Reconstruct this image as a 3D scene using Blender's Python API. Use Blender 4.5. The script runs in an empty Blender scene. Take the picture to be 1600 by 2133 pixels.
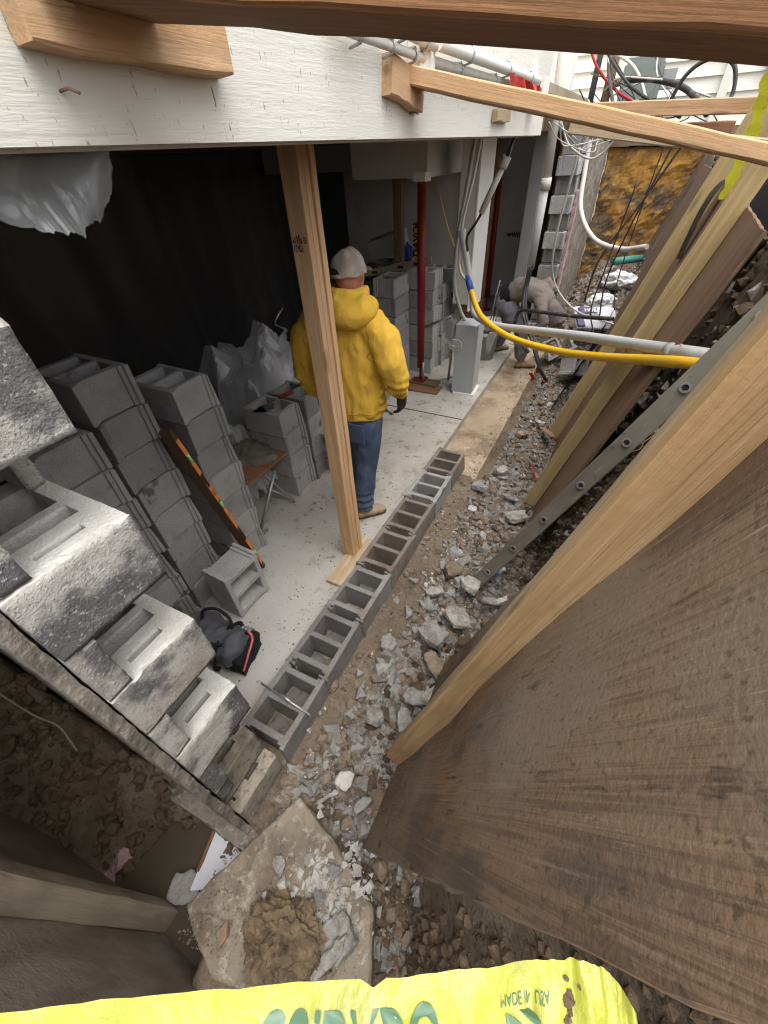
import bpy, bmesh, math, random
from mathutils import Vector, Matrix, noise as mnoise
random.seed(7)
SC = bpy.context.scene
COL = SC.collection
V = Vector

# ------------------------------------------------------------------ camera
CAMZ = 2.275
cam_d = bpy.data.cameras.new('camera'); cam = bpy.data.objects.new('camera', cam_d); COL.objects.link(cam)
CR = V((0.8908705823612905, 0.4520723236644228, -0.04449965909874538))
CU = V((-0.27311234137719376, 0.6113192161724265, 0.7427640708366267))
CF = V((-0.362986576157745, 0.649553254256323, -0.6680728369079962))
cm = Matrix((CR, CU, -CF)).transposed().to_4x4(); cm.translation = (0, 0, CAMZ)
cam.matrix_world = cm
cam_d.sensor_fit = 'HORIZONTAL'; cam_d.sensor_width = 36.0; cam_d.lens = 36.0*840.1/1600.0
cam_d.clip_start = 0.02; cam_d.clip_end = 500
SC.camera = cam

# ------------------------------------------------------------------ sky, sun, exposure
SUN_EL, SUN_AZ = 74.0, 118.0       # degrees; azimuth measured from +Y towards +X
w = bpy.data.worlds.new('World'); SC.world = w; w.use_nodes = True
nt = w.node_tree; nt.nodes.clear()
sky = nt.nodes.new('ShaderNodeTexSky'); sky.sky_type = 'NISHITA'; sky.sun_disc = False
sky.sun_elevation = math.radians(SUN_EL); sky.sun_rotation = math.radians(SUN_AZ)
sky.air_density = 1.0; sky.dust_density = 4.0; sky.ozone_density = 1.0
hs = nt.nodes.new('ShaderNodeHueSaturation'); hs.inputs['Saturation'].default_value = 0.22
bg = nt.nodes.new('ShaderNodeBackground'); bg.inputs['Strength'].default_value = 0.15
wo = nt.nodes.new('ShaderNodeOutputWorld')
nt.links.new(sky.outputs[0], hs.inputs['Color']); nt.links.new(hs.outputs[0], bg.inputs[0]); nt.links.new(bg.outputs[0], wo.inputs[0])
sl = bpy.data.lights.new('sun', 'SUN'); sl.energy = 1.25; sl.angle = math.radians(75); sl.color = (1.0, 0.97, 0.92)
so = bpy.data.objects.new('sun', sl); COL.objects.link(so)
_d = V((math.sin(math.radians(SUN_AZ))*math.cos(math.radians(SUN_EL)), math.cos(math.radians(SUN_AZ))*math.cos(math.radians(SUN_EL)), math.sin(math.radians(SUN_EL))))
so.rotation_euler = _d.to_track_quat('Z', 'Y').to_euler()
SC.render.engine = 'CYCLES'
cy = SC.cycles; cy.max_bounces = 6; cy.diffuse_bounces = 4; cy.glossy_bounces = 3; cy.transmission_bounces = 3; cy.transparent_max_bounces = 10; cy.caustics_reflective = False; cy.caustics_refractive = False
cy.use_adaptive_sampling = True; cy.adaptive_threshold = .025; cy.filter_width = 1.15
vs = SC.view_settings; vs.view_transform = 'Standard'; vs.look = 'None'; vs.exposure = 1.25; vs.gamma = 1.0; vs.use_curve_mapping = False

# ------------------------------------------------------------------ helpers
def at(px, py, x=None, y=None, z=None):
    """world point where the photograph's pixel meets a known vertical or level plane"""
    d = CR*((px-800)/840.1) + CU*(-(py-1066.5)/840.1) + CF
    if x is not None: t = x/d.x
    elif y is not None: t = y/d.y
    else: t = (z-CAMZ)/d.z
    return V((0, 0, CAMZ)) + d*t

def link(o, parent=None, label=None, cat=None, group=None, kind=None):
    COL.objects.link(o)
    if parent is not None: o.parent = parent
    if label: o['label'] = label
    if cat: o['category'] = cat
    if group: o['group'] = group
    if kind: o['kind'] = kind
    return o
def thing(name, label, cat, loc=(0, 0, 0), group=None, rz=0):
    o = bpy.data.objects.new(name, None); o.empty_display_size = .1
    o.location = loc; o.rotation_euler = (0, 0, rz)
    return link(o, None, label, cat, group)
def mobj(name, me, mat=None, parent=None, label=None, cat=None, group=None, kind=None, loc=None, M4=None):
    if isinstance(me, bmesh.types.BMesh):
        m = bpy.data.meshes.new(name); me.to_mesh(m); me.free(); me = m
    if mat is not None:
        if len(me.materials) == 0: me.materials.append(mat)
    o = bpy.data.objects.new(name, me)
    if M4 is not None: o.matrix_local = M4
    if loc is not None: o.location = loc
    return link(o, parent, label, cat, group, kind)
def smooth(me, ang=None):
    for p in me.polygons: p.use_smooth = True
    return me

def frame(p0, p1, up=(0, 0, 1)):
    x = (V(p1)-V(p0)).normalized(); z = V(up); z = (z - x*z.dot(x))
    if z.length < 1e-4: z = V((1, 0, 0)) - x*x.x
    z.normalize(); y = z.cross(x)
    m = Matrix((x, y, z)).transposed().to_4x4(); m.translation = V(p0)
    return m
def bevel_sharp(bm, off, seg=1, ang=0.5):
    es = [e for e in bm.edges if len(e.link_faces) == 2 and e.calc_face_angle(0) > ang]
    if es: bmesh.ops.bevel(bm, geom=es, offset=off, segments=seg, affect='EDGES', profile=.6)
def box_bm(x0, x1, y0, y1, z0, z1, bev=0.0, bm=None, seg=1):
    own = bm is None
    b = bmesh.new()
    vs_ = [b.verts.new(p) for p in ((x0, y0, z0), (x1, y0, z0), (x1, y1, z0), (x0, y1, z0), (x0, y0, z1), (x1, y0, z1), (x1, y1, z1), (x0, y1, z1))]
    for f in ((0, 3, 2, 1), (4, 5, 6, 7), (0, 1, 5, 4), (1, 2, 6, 5), (2, 3, 7, 6), (3, 0, 4, 7)): b.faces.new([vs_[i] for i in f])
    if bev: bevel_sharp(b, bev, seg)
    if own: return b
    m = bpy.data.meshes.new('t'); b.to_mesh(m); b.free(); bm.from_mesh(m); bpy.data.meshes.remove(m)
    return bm
def board(name, p0, p1, w, t, mat, up=(0, 0, 1), parent=None, bev=.003, jit=.0015, cuts=10, **kw):
    """a sawn board: length along its local x, width w along y, thickness t along z"""
    L = (V(p1)-V(p0)).length
    bm = bmesh.new()
    n = cuts
    hw, ht = w/2, t/2
    prof = [(-hw+bev, -ht), (hw-bev, -ht), (hw, -ht+bev), (hw, ht-bev), (hw-bev, ht), (-hw+bev, ht), (-hw, ht-bev), (-hw, -ht+bev)]
    rings = []
    r = random.Random(int(L*1e4)+len(name)*131)
    for i in range(n+1):
        x = L*i/n
        oy, oz = (r.uniform(-jit, jit), r.uniform(-jit, jit))
        rings.append([bm.verts.new((x, a+oy+r.uniform(-jit, jit)*.5, b+oz+r.uniform(-jit, jit)*.5)) for a, b in prof])
    for i in range(n):
        for k in range(8):
            bm.faces.new((rings[i][k], rings[i+1][k], rings[i+1][(k+1) % 8], rings[i][(k+1) % 8]))
    bm.faces.new(rings[0]); bm.faces.new(rings[-1][::-1])
    bmesh.ops.recalc_face_normals(bm, faces=bm.faces)
    M4 = frame(p0, p1, up)
    if parent is not None and parent.type == 'EMPTY': M4 = parent.matrix_basis.inverted() @ M4
    return mobj(name, bm, mat, parent, M4=M4, **kw)
def catmull(pts, n=8):
    pts = [V(p) for p in pts]; out = []
    P = [pts[0]*2-pts[1]] + pts + [pts[-1]*2-pts[-2]]
    for i in range(1, len(P)-2):
        a, b, c, d = P[i-1], P[i], P[i+1], P[i+2]
        for k in range(n):
            t = k/n
            out.append(.5*((2*b)+(c-a)*t+(2*a-5*b+4*c-d)*t*t+(3*b-a-3*c+d)*t**3))
    out.append(pts[-1]); return out
def tube_bm(pts, rad, seg=8, bm=None, side=(0, 0, 1), cap=True):
    """pts list, rad number / list of numbers / list of (a, b) pairs (a along side)"""
    bm = bm or bmesh.new(); pts = [V(p) for p in pts]; n = len(pts)
    if not isinstance(rad, (list, tuple)): rad = [rad]*n
    s = V(side); rings = []
    for i in range(n):
        t = (pts[min(i+1, n-1)]-pts[max(i-1, 0)]).normalized()
        a = s - t*s.dot(t)
        if a.length < 1e-3: a = V((1, 0, 0)) - t*t.x
        if a.length < 1e-3: a = V((0, 1, 0)) - t*t.y
        a.normalize(); s = a; b = t.cross(a)
        r = rad[i]; ra, rb = r if isinstance(r, (list, tuple)) else (r, r)
        rings.append([bm.verts.new(pts[i] + a*ra*math.cos(2*math.pi*k/seg) + b*rb*math.sin(2*math.pi*k/seg)) for k in range(seg)])
    for i in range(n-1):
        for k in range(seg):
            f = bm.faces.new((rings[i][k], rings[i][(k+1) % seg], rings[i+1][(k+1) % seg], rings[i+1][k])); f.smooth = True
    if cap:
        bm.faces.new(rings[0][::-1]); bm.faces.new(rings[-1])
    return bm
def tube(name, pts, rad, mat, parent=None, seg=8, n=0, **kw):
    if n: pts = catmull(pts, n)
    if isinstance(rad, list) and n:
        raise ValueError
    return mobj(name, tube_bm(pts, rad, seg), mat, parent, **kw)
def merge_bm(bm, other, M4=None):
    if M4 is not None: bmesh.ops.transform(other, matrix=M4, verts=other.verts)
    m = bpy.data.meshes.new('t'); other.to_mesh(m); other.free(); bm.from_mesh(m); bpy.data.meshes.remove(m)
def remeshed(bm, vox, sm=2):
    """one continuous skin round overlapping tubes"""
    m = bpy.data.meshes.new('t'); bm.to_mesh(m); bm.free()
    o = bpy.data.objects.new('t', m); COL.objects.link(o)
    md = o.modifiers.new('r', 'REMESH'); md.mode = 'VOXEL'; md.voxel_size = vox; md.use_smooth_shade = True
    if sm:
        s = o.modifiers.new('s', 'SMOOTH'); s.iterations = sm; s.factor = .5
    dg = bpy.context.evaluated_depsgraph_get(); dg.update()
    me = bpy.data.meshes.new_from_object(o.evaluated_get(dg))
    bpy.data.objects.remove(o); bpy.data.meshes.remove(m)
    return smooth(me)
def fbm(p, sc, oct=3, off=0):
    return mnoise.fractal(V(p)*sc + V((off, off*1.7, off*.3)), .6, 2.0, oct)
def displace(me, amt, sc, oct=3, off=0, keep=None):
    """push vertices along their normals by fractal noise"""
    ns = [v.normal.copy() for v in me.vertices]
    for v, n in zip(me.vertices, ns):
        k = 1 if keep is None else keep(v.co)
        if k: v.co += n*fbm(v.co, sc, oct, off)*amt*k
    me.update(); return me
def rough_box(x0, x1, y0, y1, z0, z1, res, amt, sc, off=0, faces='XxYyZz'):
    """box with finely cut, broken-looking faces"""
    bm = bmesh.new()
    nx, ny, nz = (max(1, int(round((b-a)/res))) for a, b in ((x0, x1), (y0, y1), (z0, z1)))
    cache = {}
    def vert(i, j, k):
        key = (i, j, k)
        if key not in cache: cache[key] = bm.verts.new((x0+(x1-x0)*i/nx, y0+(y1-y0)*j/ny, z0+(z1-z0)*k/nz))
        return cache[key]
    for i in range(nx):
        for j in range(ny):
            bm.faces.new((vert(i, j, 0), vert(i, j+1, 0), vert(i+1, j+1, 0), vert(i+1, j, 0)))
            bm.faces.new((vert(i, j, nz), vert(i+1, j, nz), vert(i+1, j+1, nz), vert(i, j+1, nz)))
    for i in range(nx):
        for k in range(nz):
            bm.faces.new((vert(i, 0, k), vert(i+1, 0, k), vert(i+1, 0, k+1), vert(i, 0, k+1)))
            bm.faces.new((vert(i, ny, k), vert(i, ny, k+1), vert(i+1, ny, k+1), vert(i+1, ny, k)))
    for j in range(ny):
        for k in range(nz):
            bm.faces.new((vert(0, j, k), vert(0, j, k+1), vert(0, j+1, k+1), vert(0, j+1, k)))
            bm.faces.new((vert(nx, j, k), vert(nx, j+1, k), vert(nx, j+1, k+1), vert(nx, j, k+1)))
    bm.normal_update()
    me = bpy.data.meshes.new('rough'); bm.to_mesh(me); bm.free()
    if amt: displace(me, amt, sc, 4, off)
    return me
def text_mesh(txt, size, depth=.0006, font_scale_x=1.0, bold=0.0):
    c = bpy.data.curves.new('txt', 'FONT'); c.body = txt; c.size = size; c.extrude = depth; c.align_x = 'CENTER'; c.align_y = 'CENTER'; c.offset = bold
    o = bpy.data.objects.new('txt', c); COL.objects.link(o)
    dg = bpy.context.evaluated_depsgraph_get(); dg.update()
    me = bpy.data.meshes.new_from_object(o.evaluated_get(dg)); bpy.data.objects.remove(o)
    if font_scale_x != 1.0:
        for v in me.vertices: v.co.x *= font_scale_x
    return me

# ------------------------------------------------------------------ materials
def mat(name, base, layers=(), bumps=(), rough=.85, metal=0.0, rnd=0.0, rndval=0.0, alpha=1.0, trans=0.0, spec=.3, coat=0, rough_noise=0, sss=0):
    """layers: (scale, stretch xyz, detail, lo, hi, colour, amount[, type]); bumps: (scale, stretch, strength, detail)"""
    m = bpy.data.materials.new(name); m.use_nodes = True; t = m.node_tree; N = t.nodes; L = t.links
    b = N['Principled BSDF']
    b.inputs['Roughness'].default_value = rough; b.inputs['Metallic'].default_value = metal
    b.inputs['Specular IOR Level'].default_value = spec
    if coat: b.inputs['Coat Weight'].default_value = coat
    if trans: b.inputs['Transmission Weight'].default_value = trans
    if alpha < 1: b.inputs['Alpha'].default_value = alpha
    tc = N.new('ShaderNodeTexCoord'); oi = N.new('ShaderNodeObjectInfo')
    ad = N.new('ShaderNodeVectorMath'); ad.operation = 'ADD'
    L.new(tc.outputs['Object'], ad.inputs[0])
    if rnd:
        mu = N.new('ShaderNodeMath'); mu.operation = 'MULTIPLY'; mu.inputs[1].default_value = rnd
        L.new(oi.outputs['Random'], mu.inputs[0]); L.new(mu.outputs[0], ad.inputs[1])
    def tex(scale, stretch, detail, typ='NOISE'):
        mp = N.new('ShaderNodeMapping'); mp.inputs['Scale'].default_value = [scale*s for s in stretch]
        L.new(ad.outputs[0], mp.inputs['Vector'])
        if typ == 'VORONOI':
            n = N.new('ShaderNodeTexVoronoi'); n.inputs['Scale'].default_value = 1; L.new(mp.outputs[0], n.inputs['Vector']); return n.outputs['Distance']
        if typ == 'CRACK':
            n = N.new('ShaderNodeTexVoronoi'); n.feature = 'DISTANCE_TO_EDGE'; n.inputs['Scale'].default_value = 1; L.new(mp.outputs[0], n.inputs['Vector']); return n.outputs['Distance']
        n = N.new('ShaderNodeTexNoise'); n.inputs['Scale'].default_value = 1; n.inputs['Detail'].default_value = detail; n.inputs['Roughness'].default_value = .62
        if typ == 'WOOD': n.inputs['Distortion'].default_value = .6
        L.new(mp.outputs[0], n.inputs['Vector']); return n.outputs['Fac']
    rgb = N.new('ShaderNodeRGB'); rgb.outputs[0].default_value = (*base, 1); cur = rgb.outputs[0]
    for ly in layers:
        scale, stretch, detail, lo, hi, colr, amt = ly[:7]; typ = ly[7] if len(ly) > 7 else 'NOISE'
        fac = tex(scale, stretch, detail, typ)
        mr = N.new('ShaderNodeMapRange'); mr.interpolation_type = 'SMOOTHSTEP'
        mr.inputs['From Min'].default_value = lo; mr.inputs['From Max'].default_value = hi; mr.inputs['To Max'].default_value = amt
        L.new(fac, mr.inputs['Value'])
        mx = N.new('ShaderNodeMix'); mx.data_type = 'RGBA'; L.new(mr.outputs[0], mx.inputs['Factor']); L.new(cur, mx.inputs['A']); mx.inputs['B'].default_value = (*colr, 1)
        cur = mx.outputs['Result']
    if rndval:
        hsn = N.new('ShaderNodeHueSaturation'); mr = N.new('ShaderNodeMapRange'); mr.inputs['To Min'].default_value = 1-rndval; mr.inputs['To Max'].default_value = 1+rndval
        L.new(oi.outputs['Random'], mr.inputs['Value']); L.new(mr.outputs[0], hsn.inputs['Value']); L.new(cur, hsn.inputs['Color']); cur = hsn.outputs['Color']
    L.new(cur, b.inputs['Base Color'])
    prev = None
    for scale, stretch, strength, detail in bumps:
        bp = N.new('ShaderNodeBump'); bp.inputs['Strength'].default_value = min(1, strength); bp.inputs['Distance'].default_value = .01*max(1, strength)
        L.new(tex(scale, stretch, detail), bp.inputs['Height'])
        if prev: L.new(prev, bp.inputs['Normal'])
        prev = bp.outputs['Normal']
    if prev: L.new(prev, b.inputs['Normal'])
    if rough_noise:
        mr = N.new('ShaderNodeMapRange'); mr.inputs['To Min'].default_value = max(0, rough-rough_noise); mr.inputs['To Max'].default_value = min(1, rough+rough_noise)
        mr.inputs['From Min'].default_value = .3; mr.inputs['From Max'].default_value = .7
        L.new(tex(6, (1, 1, 1), 4), mr.inputs['Value']); L.new(mr.outputs[0], b.inputs['Roughness'])
    return m
I3 = (1, 1, 1)
def wood(name, c1, c2, c3=None, dirt=None, rough=.75, wear=.5, rnd=37.0, rv=.08, sc=1.0):
    ly = [(1.6*sc, (1, 22, 22), 4, .38, .62, c2, .9, 'WOOD'), (5*sc, (.7, 40, 40), 3, .5, .72, c3 or tuple(v*.6 for v in c2), .55, 'WOOD'),
          (3.2, (1, 2.2, 2.2), 4, .66, .78, tuple(v*.35 for v in c2), .6), (1.3, (1.3, 6, 6), 1, .17, .06, tuple(v*.30 for v in c2), .75, 'VORONOI'), (2.1*sc, (.22, 7, 7), 3, .47, .56, tuple(v*.72 for v in c1), .6, 'WOOD'), (30, (.06, 14, 14), 3, .60, .70, tuple(min(1, v*1.25) for v in c1), .5)]
    if dirt: ly.append((2.4, (1, 1.6, 1.6), 6, .46, .72, dirt, wear))
    return mat(name, c1, ly, [(9, (.35, 14, 14), .22, 4), (60, I3, .12, 3)], rough, rnd=rnd, rndval=rv)

T = {}
T['block'] = mat('block_concrete', (.43, .42, .408), [(7, I3, 5, .42, .75, (.30, .286, .272), .8), (150, I3, 2, .45, .7, (.30, .295, .285), .55), (220, I3, 2, .55, .75, (.07, .066, .062), .7), (3.4, I3, 3, .62, .68, (.10, .083, .07), .8)],
                [(170, I3, .7, 3), (30, I3, .3, 4)], .95, rnd=19, rndval=.24)
T['block_row'] = mat('block_concrete_clean', (.235, .225, .215), [(5, I3, 5, .42, .68, (.165, .14, .125), .8), (140, I3, 2, .45, .7, (.36, .35, .335), .5), (200, I3, 2, .58, .75, (.085, .08, .076), .6), (9, I3, 4, .62, .75, (.22, .15, .12), .55)],
                    [(160, I3, .55, 3), (30, I3, .25, 4)], .95, rnd=11, rndval=.14)
T['block_stain'] = mat('block_concrete_brown', (.22, .185, .16), [(5, I3, 5, .4, .65, (.145, .105, .085), .85), (140, I3, 2, .5, .7, (.30, .27, .25), .5), (200, I3, 2, .58, .75, (.07, .06, .05), .6)],
                      [(160, I3, .6, 3), (30, I3, .25, 4)], .95, rnd=11, rndval=.08)
T['mortar'] = mat('mortar', (.20, .188, .17), [(12, I3, 5, .4, .65, (.15, .14, .12), .8)], [(90, I3, .6, 4)], .95)
T['old'] = mat('old_block_face', (.53, .512, .472), [(5, I3, 6, .42, .64, (.40, .375, .335), .8), (2.4, (1, 1, .7), 6, .53, .65, (.33, .245, .18), .75), (3.6, (1, .8, 1), 8, .475, .565, (.085, .085, .092), .85), (45, (1, 1, 1.6), 5, .54, .64, (.27, .255, .235), .55), (110, I3, 4, .58, .66, (.72, .705, .67), .5), (160, I3, 2, .60, .68, (.13, .124, .116), .55)],
              [(55, (1, 1, 1.5), .6, 8), (190, I3, .8, 4)], 1.0, rnd=23, spec=.05)
T['old_top'] = mat('old_block_top', (.53, .52, .49), [(6, I3, 5, .45, .7, (.40, .375, .335), .7), (3, I3, 5, .6, .75, (.42, .33, .24), .5), (90, I3, 3, .55, .72, (.38, .37, .35), .5)], [(120, I3, .5, 4), (30, I3, .3, 4)], .95, rnd=23)
T['old_brown'] = mat('old_block_brown', (.36, .315, .255), [(5, I3, 5, .47, .68, (.17, .14, .108), .85), (40, I3, 4, .52, .7, (.07, .06, .05), .6), (120, I3, 3, .55, .7, (.38, .34, .28), .5)], [(50, I3, .8, 5), (150, I3, .6, 3)], .95, rnd=23)
T['cell'] = T['old_top']
T['parge'] = mat('parging', (.235, .205, .17), [(6, I3, 6, .42, .66, (.14, .125, .105), .85), (60, I3, 4, .5, .7, (.44, .43, .40), .5)], [(40, I3, .9, 6)], .95)
T['slab'] = mat('slab_concrete', (.455, .432, .392), [(1.1, I3, 6, .42, .66, (.375, .345, .295), .8), (4.5, I3, 6, .48, .70, (.33, .285, .22), .7), (9, I3, 6, .57, .66, (.21, .18, .145), .8), (22, I3, 4, .635, .69, (.085, .077, .068), .85), (55, I3, 3, .66, .71, (.11, .098, .085), .8), (.55, I3, 4, .5, .62, (.56, .55, .53), .6), (80, I3, 3, .62, .7, (.26, .24, .21), .5)],
               [(60, I3, .25, 4)], .8, rough_noise=.15)
T['footing'] = mat('footing_concrete', (.40, .31, .215), [(3, I3, 6, .42, .66, (.22, .155, .10), .85), (8, I3, 5, .55, .72, (.56, .47, .36), .75), (40, I3, 4, .58, .7, (.12, .085, .055), .6)], [(45, I3, .4, 5)], .95)
T['dirt'] = mat('dirt', (.185, .142, .102), [(2.2, I3, 6, .4, .66, (.105, .078, .055), .85), (9, I3, 6, .5, .72, (.27, .22, .165), .7), (40, I3, 5, .5, .72, (.045, .033, .024), .7), (120, I3, 3, .6, .75, (.30, .26, .21), .5)],
               [(22, I3, 1.0, 8), (90, I3, .8, 5)], .95)
T['clod'] = mat('clay_clod', (.125, .088, .058), [(12, I3, 6, .4, .66, (.07, .048, .032), .85), (50, I3, 5, .55, .72, (.21, .16, .11), .6)], [(40, I3, 1.0, 6)], .95, rnd=31, rndval=.25)
T['clay'] = mat('yellow_clay', (.185, .132, .078), [(10, I3, 6, .4, .62, (.07, .049, .031), .9), (40, I3, 5, .5, .7, (.27, .205, .13), .6)], [(30, I3, 1.0, 7)], .95, rnd=31)
T['chunk'] = mat('rubble_concrete', (.355, .342, .322), [(9, I3, 6, .42, .66, (.17, .15, .125), .85), (60, I3, 4, .5, .7, (.42, .41, .39), .6), (130, I3, 2, .6, .75, (.10, .09, .08), .6), (5, I3, 5, .55, .72, (.235, .175, .125), .7)], [(70, I3, .8, 5)], .95, rnd=53, rndval=.22)
T['chunk_pale'] = mat('rubble_pale', (.46, .44, .41), [(9, I3, 6, .45, .68, (.30, .25, .20), .8), (60, I3, 4, .5, .7, (.58, .56, .53), .6)], [(60, I3, .8, 5)], .95, rnd=53, rndval=.15)
T['chunk_brown'] = mat('rubble_brown', (.215, .165, .12), [(9, I3, 6, .45, .68, (.115, .082, .056), .85), (60, I3, 4, .5, .7, (.30, .25, .20), .6)], [(60, I3, .9, 5)], .95, rnd=53, rndval=.25)
T['chunk_pink'] = mat('rubble_pink', (.42, .27, .22), [(9, I3, 6, .45, .68, (.26, .17, .13), .8), (60, I3, 4, .5, .7, (.52, .40, .36), .6)], [(60, I3, .8, 5)], .95, rnd=53, rndval=.15)
T['ply'] = mat('muddy_plywood', (.275, .182, .118), [(.9, (1, 2.2, 2), 6, .45, .60, (.150, .096, .064), .85), (1.0, (1, 1.5, 1), 5, .54, .66, (.33, .18, .082), .75), (4, (.22, 34, 34), 6, .46, .58, (.135, .088, .060), .65, 'WOOD'), (1.5, (1, 2.8, 2), 8, .52, .62, (.105, .085, .074), .7),
    (2.3, (.8, 1.2, 1), 7, .46, .64, (.265, .208, .155), .8), (9, (.2, 20, 20), 6, .56, .66, (.36, .265, .185), .5), (85, (.7, 1.2, 1), 4, .57, .66, (.085, .062, .046), .55), (5, (.3, 12, 12), 5, .69, .72, (.46, .36, .27), .6), (7, (.5, 3, 3), 6, .62, .67, (.065, .048, .038), .7)],
    [(10, (.3, 14, 14), .22, 6), (90, I3, .3, 5), (4, (1, 2, 2), .2, 5)], .68, rnd=17, rndval=.04, rough_noise=.15)
T['ply2'] = mat('brown_plywood', (.21, .128, .080), [(1.6, (.5, 6, 6), 6, .42, .64, (.145, .088, .058), .8, 'WOOD'), (8, (.3, 18, 18), 4, .55, .7, (.30, .20, .13), .6, 'WOOD'), (3, I3, 5, .56, .7, (.15, .11, .078), .6)], [(12, (.3, 14, 14), .4, 5), (80, I3, .25, 4)], .8, rnd=17, rndval=.1)
T['fir'] = wood('fir_lumber', (.62, .40, .225), (.52, .305, .155), (.36, .19, .088), (.42, .30, .195), wear=.3)
T['fir_dark'] = wood('weathered_fir', (.37, .185, .085), (.26, .125, .056), (.165, .08, .04), (.085, .06, .042), wear=.55)
T['pine'] = wood('treated_pine', (.54, .41, .21), (.44, .315, .145), (.29, .185, .07), (.24, .18, .10), wear=.35, rv=.1)
T['pine_old'] = wood('yellowed_timber', (.60, .415, .225), (.47, .295, .14), (.24, .135, .052), (.30, .225, .15), wear=.6, rough=.65, sc=.9)
T['pine_pale'] = wood('pale_timber', (.56, .44, .29), (.44, .31, .18), (.31, .205, .11), (.30, .235, .165), wear=.4)
T['stud'] = wood('dusty_stud', (.22, .155, .095), (.16, .108, .062), None, (.16, .14, .115), wear=.6)
T['muddy_wood'] = wood('muddy_timber', (.42, .36, .27), (.34, .285, .205), None, (.16, .125, .09), wear=.75)
T['red_wood'] = wood('reddish_board', (.34, .165, .095), (.24, .11, .062), None, (.26, .21, .16), wear=.5)
T['siding'] = mat('painted_siding', (.66, .648, .588), [(3, (1, 1, 6), 5, .60, .74, (.52, .49, .41), .45), (75, (1, 1.5, .45), 3, .665, .70, (.26, .23, .175), .75), (26, (1, 1.6, .5), 3, .72, .74, (.14, .12, .09), .9), (12, (1, .3, 7), 6, .60, .66, (.50, .48, .43), .5), (110, (1, 1, 1), 2, .72, .76, (.16, .13, .10), .8), (1.1, I3, 4, .55, .75, (.70, .68, .62), .6)],
                 [(11, (1, .22, 6.5), .16, 8), (90, (1, .3, 2.5), .14, 3)], .6)
T['white'] = mat('white_paint', (.78, .77, .73), [(3, I3, 5, .55, .75, (.62, .59, .53), .5)], [(30, I3, .05, 3)], .55)
T['clap'] = mat('clapboard_paint', (.82, .81, .74), [(2, (1, 1, 3), 5, .5, .75, (.72, .70, .62), .5)], [(20, (1, 1, 1), .08, 3)], .55)
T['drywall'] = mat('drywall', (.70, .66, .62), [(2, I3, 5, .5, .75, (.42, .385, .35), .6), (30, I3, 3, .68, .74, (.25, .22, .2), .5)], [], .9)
T['drywall_w'] = mat('drywall_white', (.82, .81, .79), [(2, I3, 5, .5, .75, (.6, .58, .55), .6), (30, I3, 3, .68, .74, (.35, .32, .3), .5)], [], .85)
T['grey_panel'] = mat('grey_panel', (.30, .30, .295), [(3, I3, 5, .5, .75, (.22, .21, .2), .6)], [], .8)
T['door'] = wood('brown_door', (.26, .13, .06), (.19, .09, .04))
T['orange'] = mat('painted_lamplight_panel', (.62, .27, .07), [(3, I3, 4, .5, .75, (.42, .17, .045), .6)], [], .7)  # warm lamplight from the room behind, painted as the panel's own orange
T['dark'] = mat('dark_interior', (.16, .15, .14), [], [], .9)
T['ceil'] = mat('dusty_subfloor', (.36, .30, .225), [(3, I3, 4, .45, .7, (.24, .19, .14), .7)], [], .9)
T['blackfilm'] = mat('black_plastic', (.013, .013, .0135), [], [(2.2, (1, 1, .25), .5, 5)], .26, spec=.45)
T['film'] = mat('clear_plastic', (.86, .87, .88), [(4, I3, 5, .45, .7, (.70, .71, .72), .7)], [(9, I3, .25, 3)], .12, alpha=.45, spec=1.0)
T['film_torn'] = mat('cloudy_plastic', (.50, .515, .52), [(5, I3, 5, .45, .7, (.42, .43, .43), .7), (30, I3, 4, .64, .70, (.9, .9, .9), .6)], [(10, I3, .08, 4)], .18, alpha=.32, spec=.8)
T['steel'] = mat('galvanised', (.42, .43, .43), [(8, I3, 4, .45, .7, (.32, .33, .33), .6)], [], .42, metal=.7)
T['alu'] = mat('muddy_ladder_rail', (.235, .215, .175), [(3, (.4, 2, 2), 5, .42, .66, (.165, .14, .11), .8), (14, I3, 4, .62, .72, (.075, .06, .047), .7), (30, (.2, 3, 3), 3, .64, .7, (.42, .40, .36), .5)], [(40, I3, .2, 4)], .6, metal=.15)
T['ebox'] = mat('grey_enamel', (.42, .45, .46), [(5, I3, 4, .55, .75, (.35, .37, .38), .5), (60, I3, 2, .72, .76, (.14, .13, .12), .7)], [], .45)
T['conduit'] = mat('grey_conduit', (.47, .475, .46), [(8, (1, 1, 1), 4, .5, .72, (.34, .33, .30), .6), (30, I3, 3, .66, .74, (.13, .11, .09), .7)], [], .5)
T['pvc'] = mat('dirty_pvc', (.60, .58, .53), [(7, I3, 5, .48, .7, (.42, .38, .32), .7)], [(40, I3, .15, 3)], .55)
T['yellow_hose'] = mat('yellow_hose', (.80, .47, .025), [(9, I3, 5, .58, .74, (.36, .19, .03), .7), (40, I3, 4, .68, .75, (.12, .08, .03), .7)], [(60, I3, .1, 3)], .45)
T['blue'] = mat('blue_tape', (.04, .10, .36), [], [(60, I3, .4, 3)], .4)
T['redpost'] = mat('red_enamel', (.22, .018, .014), [(6, I3, 4, .55, .75, (.12, .012, .01), .7)], [], .42)
T['red'] = mat('red_tape', (.42, .022, .02), [], [(30, I3, .4, 3)], .4)
T['hoodie'] = mat('yellow_fleece', (.74, .45, .062), [(3.5, I3, 5, .42, .70, (.66, .38, .042), .6), (140, I3, 2, .45, .7, (.84, .56, .11), .4), (9, I3, 5, .64, .74, (.52, .31, .07), .4)], [(160, I3, .3, 3), (22, (1, 1, .6), .6, 4), (8, (1.3, 1.3, .5), .5, 3)], .95, spec=.1)
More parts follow.
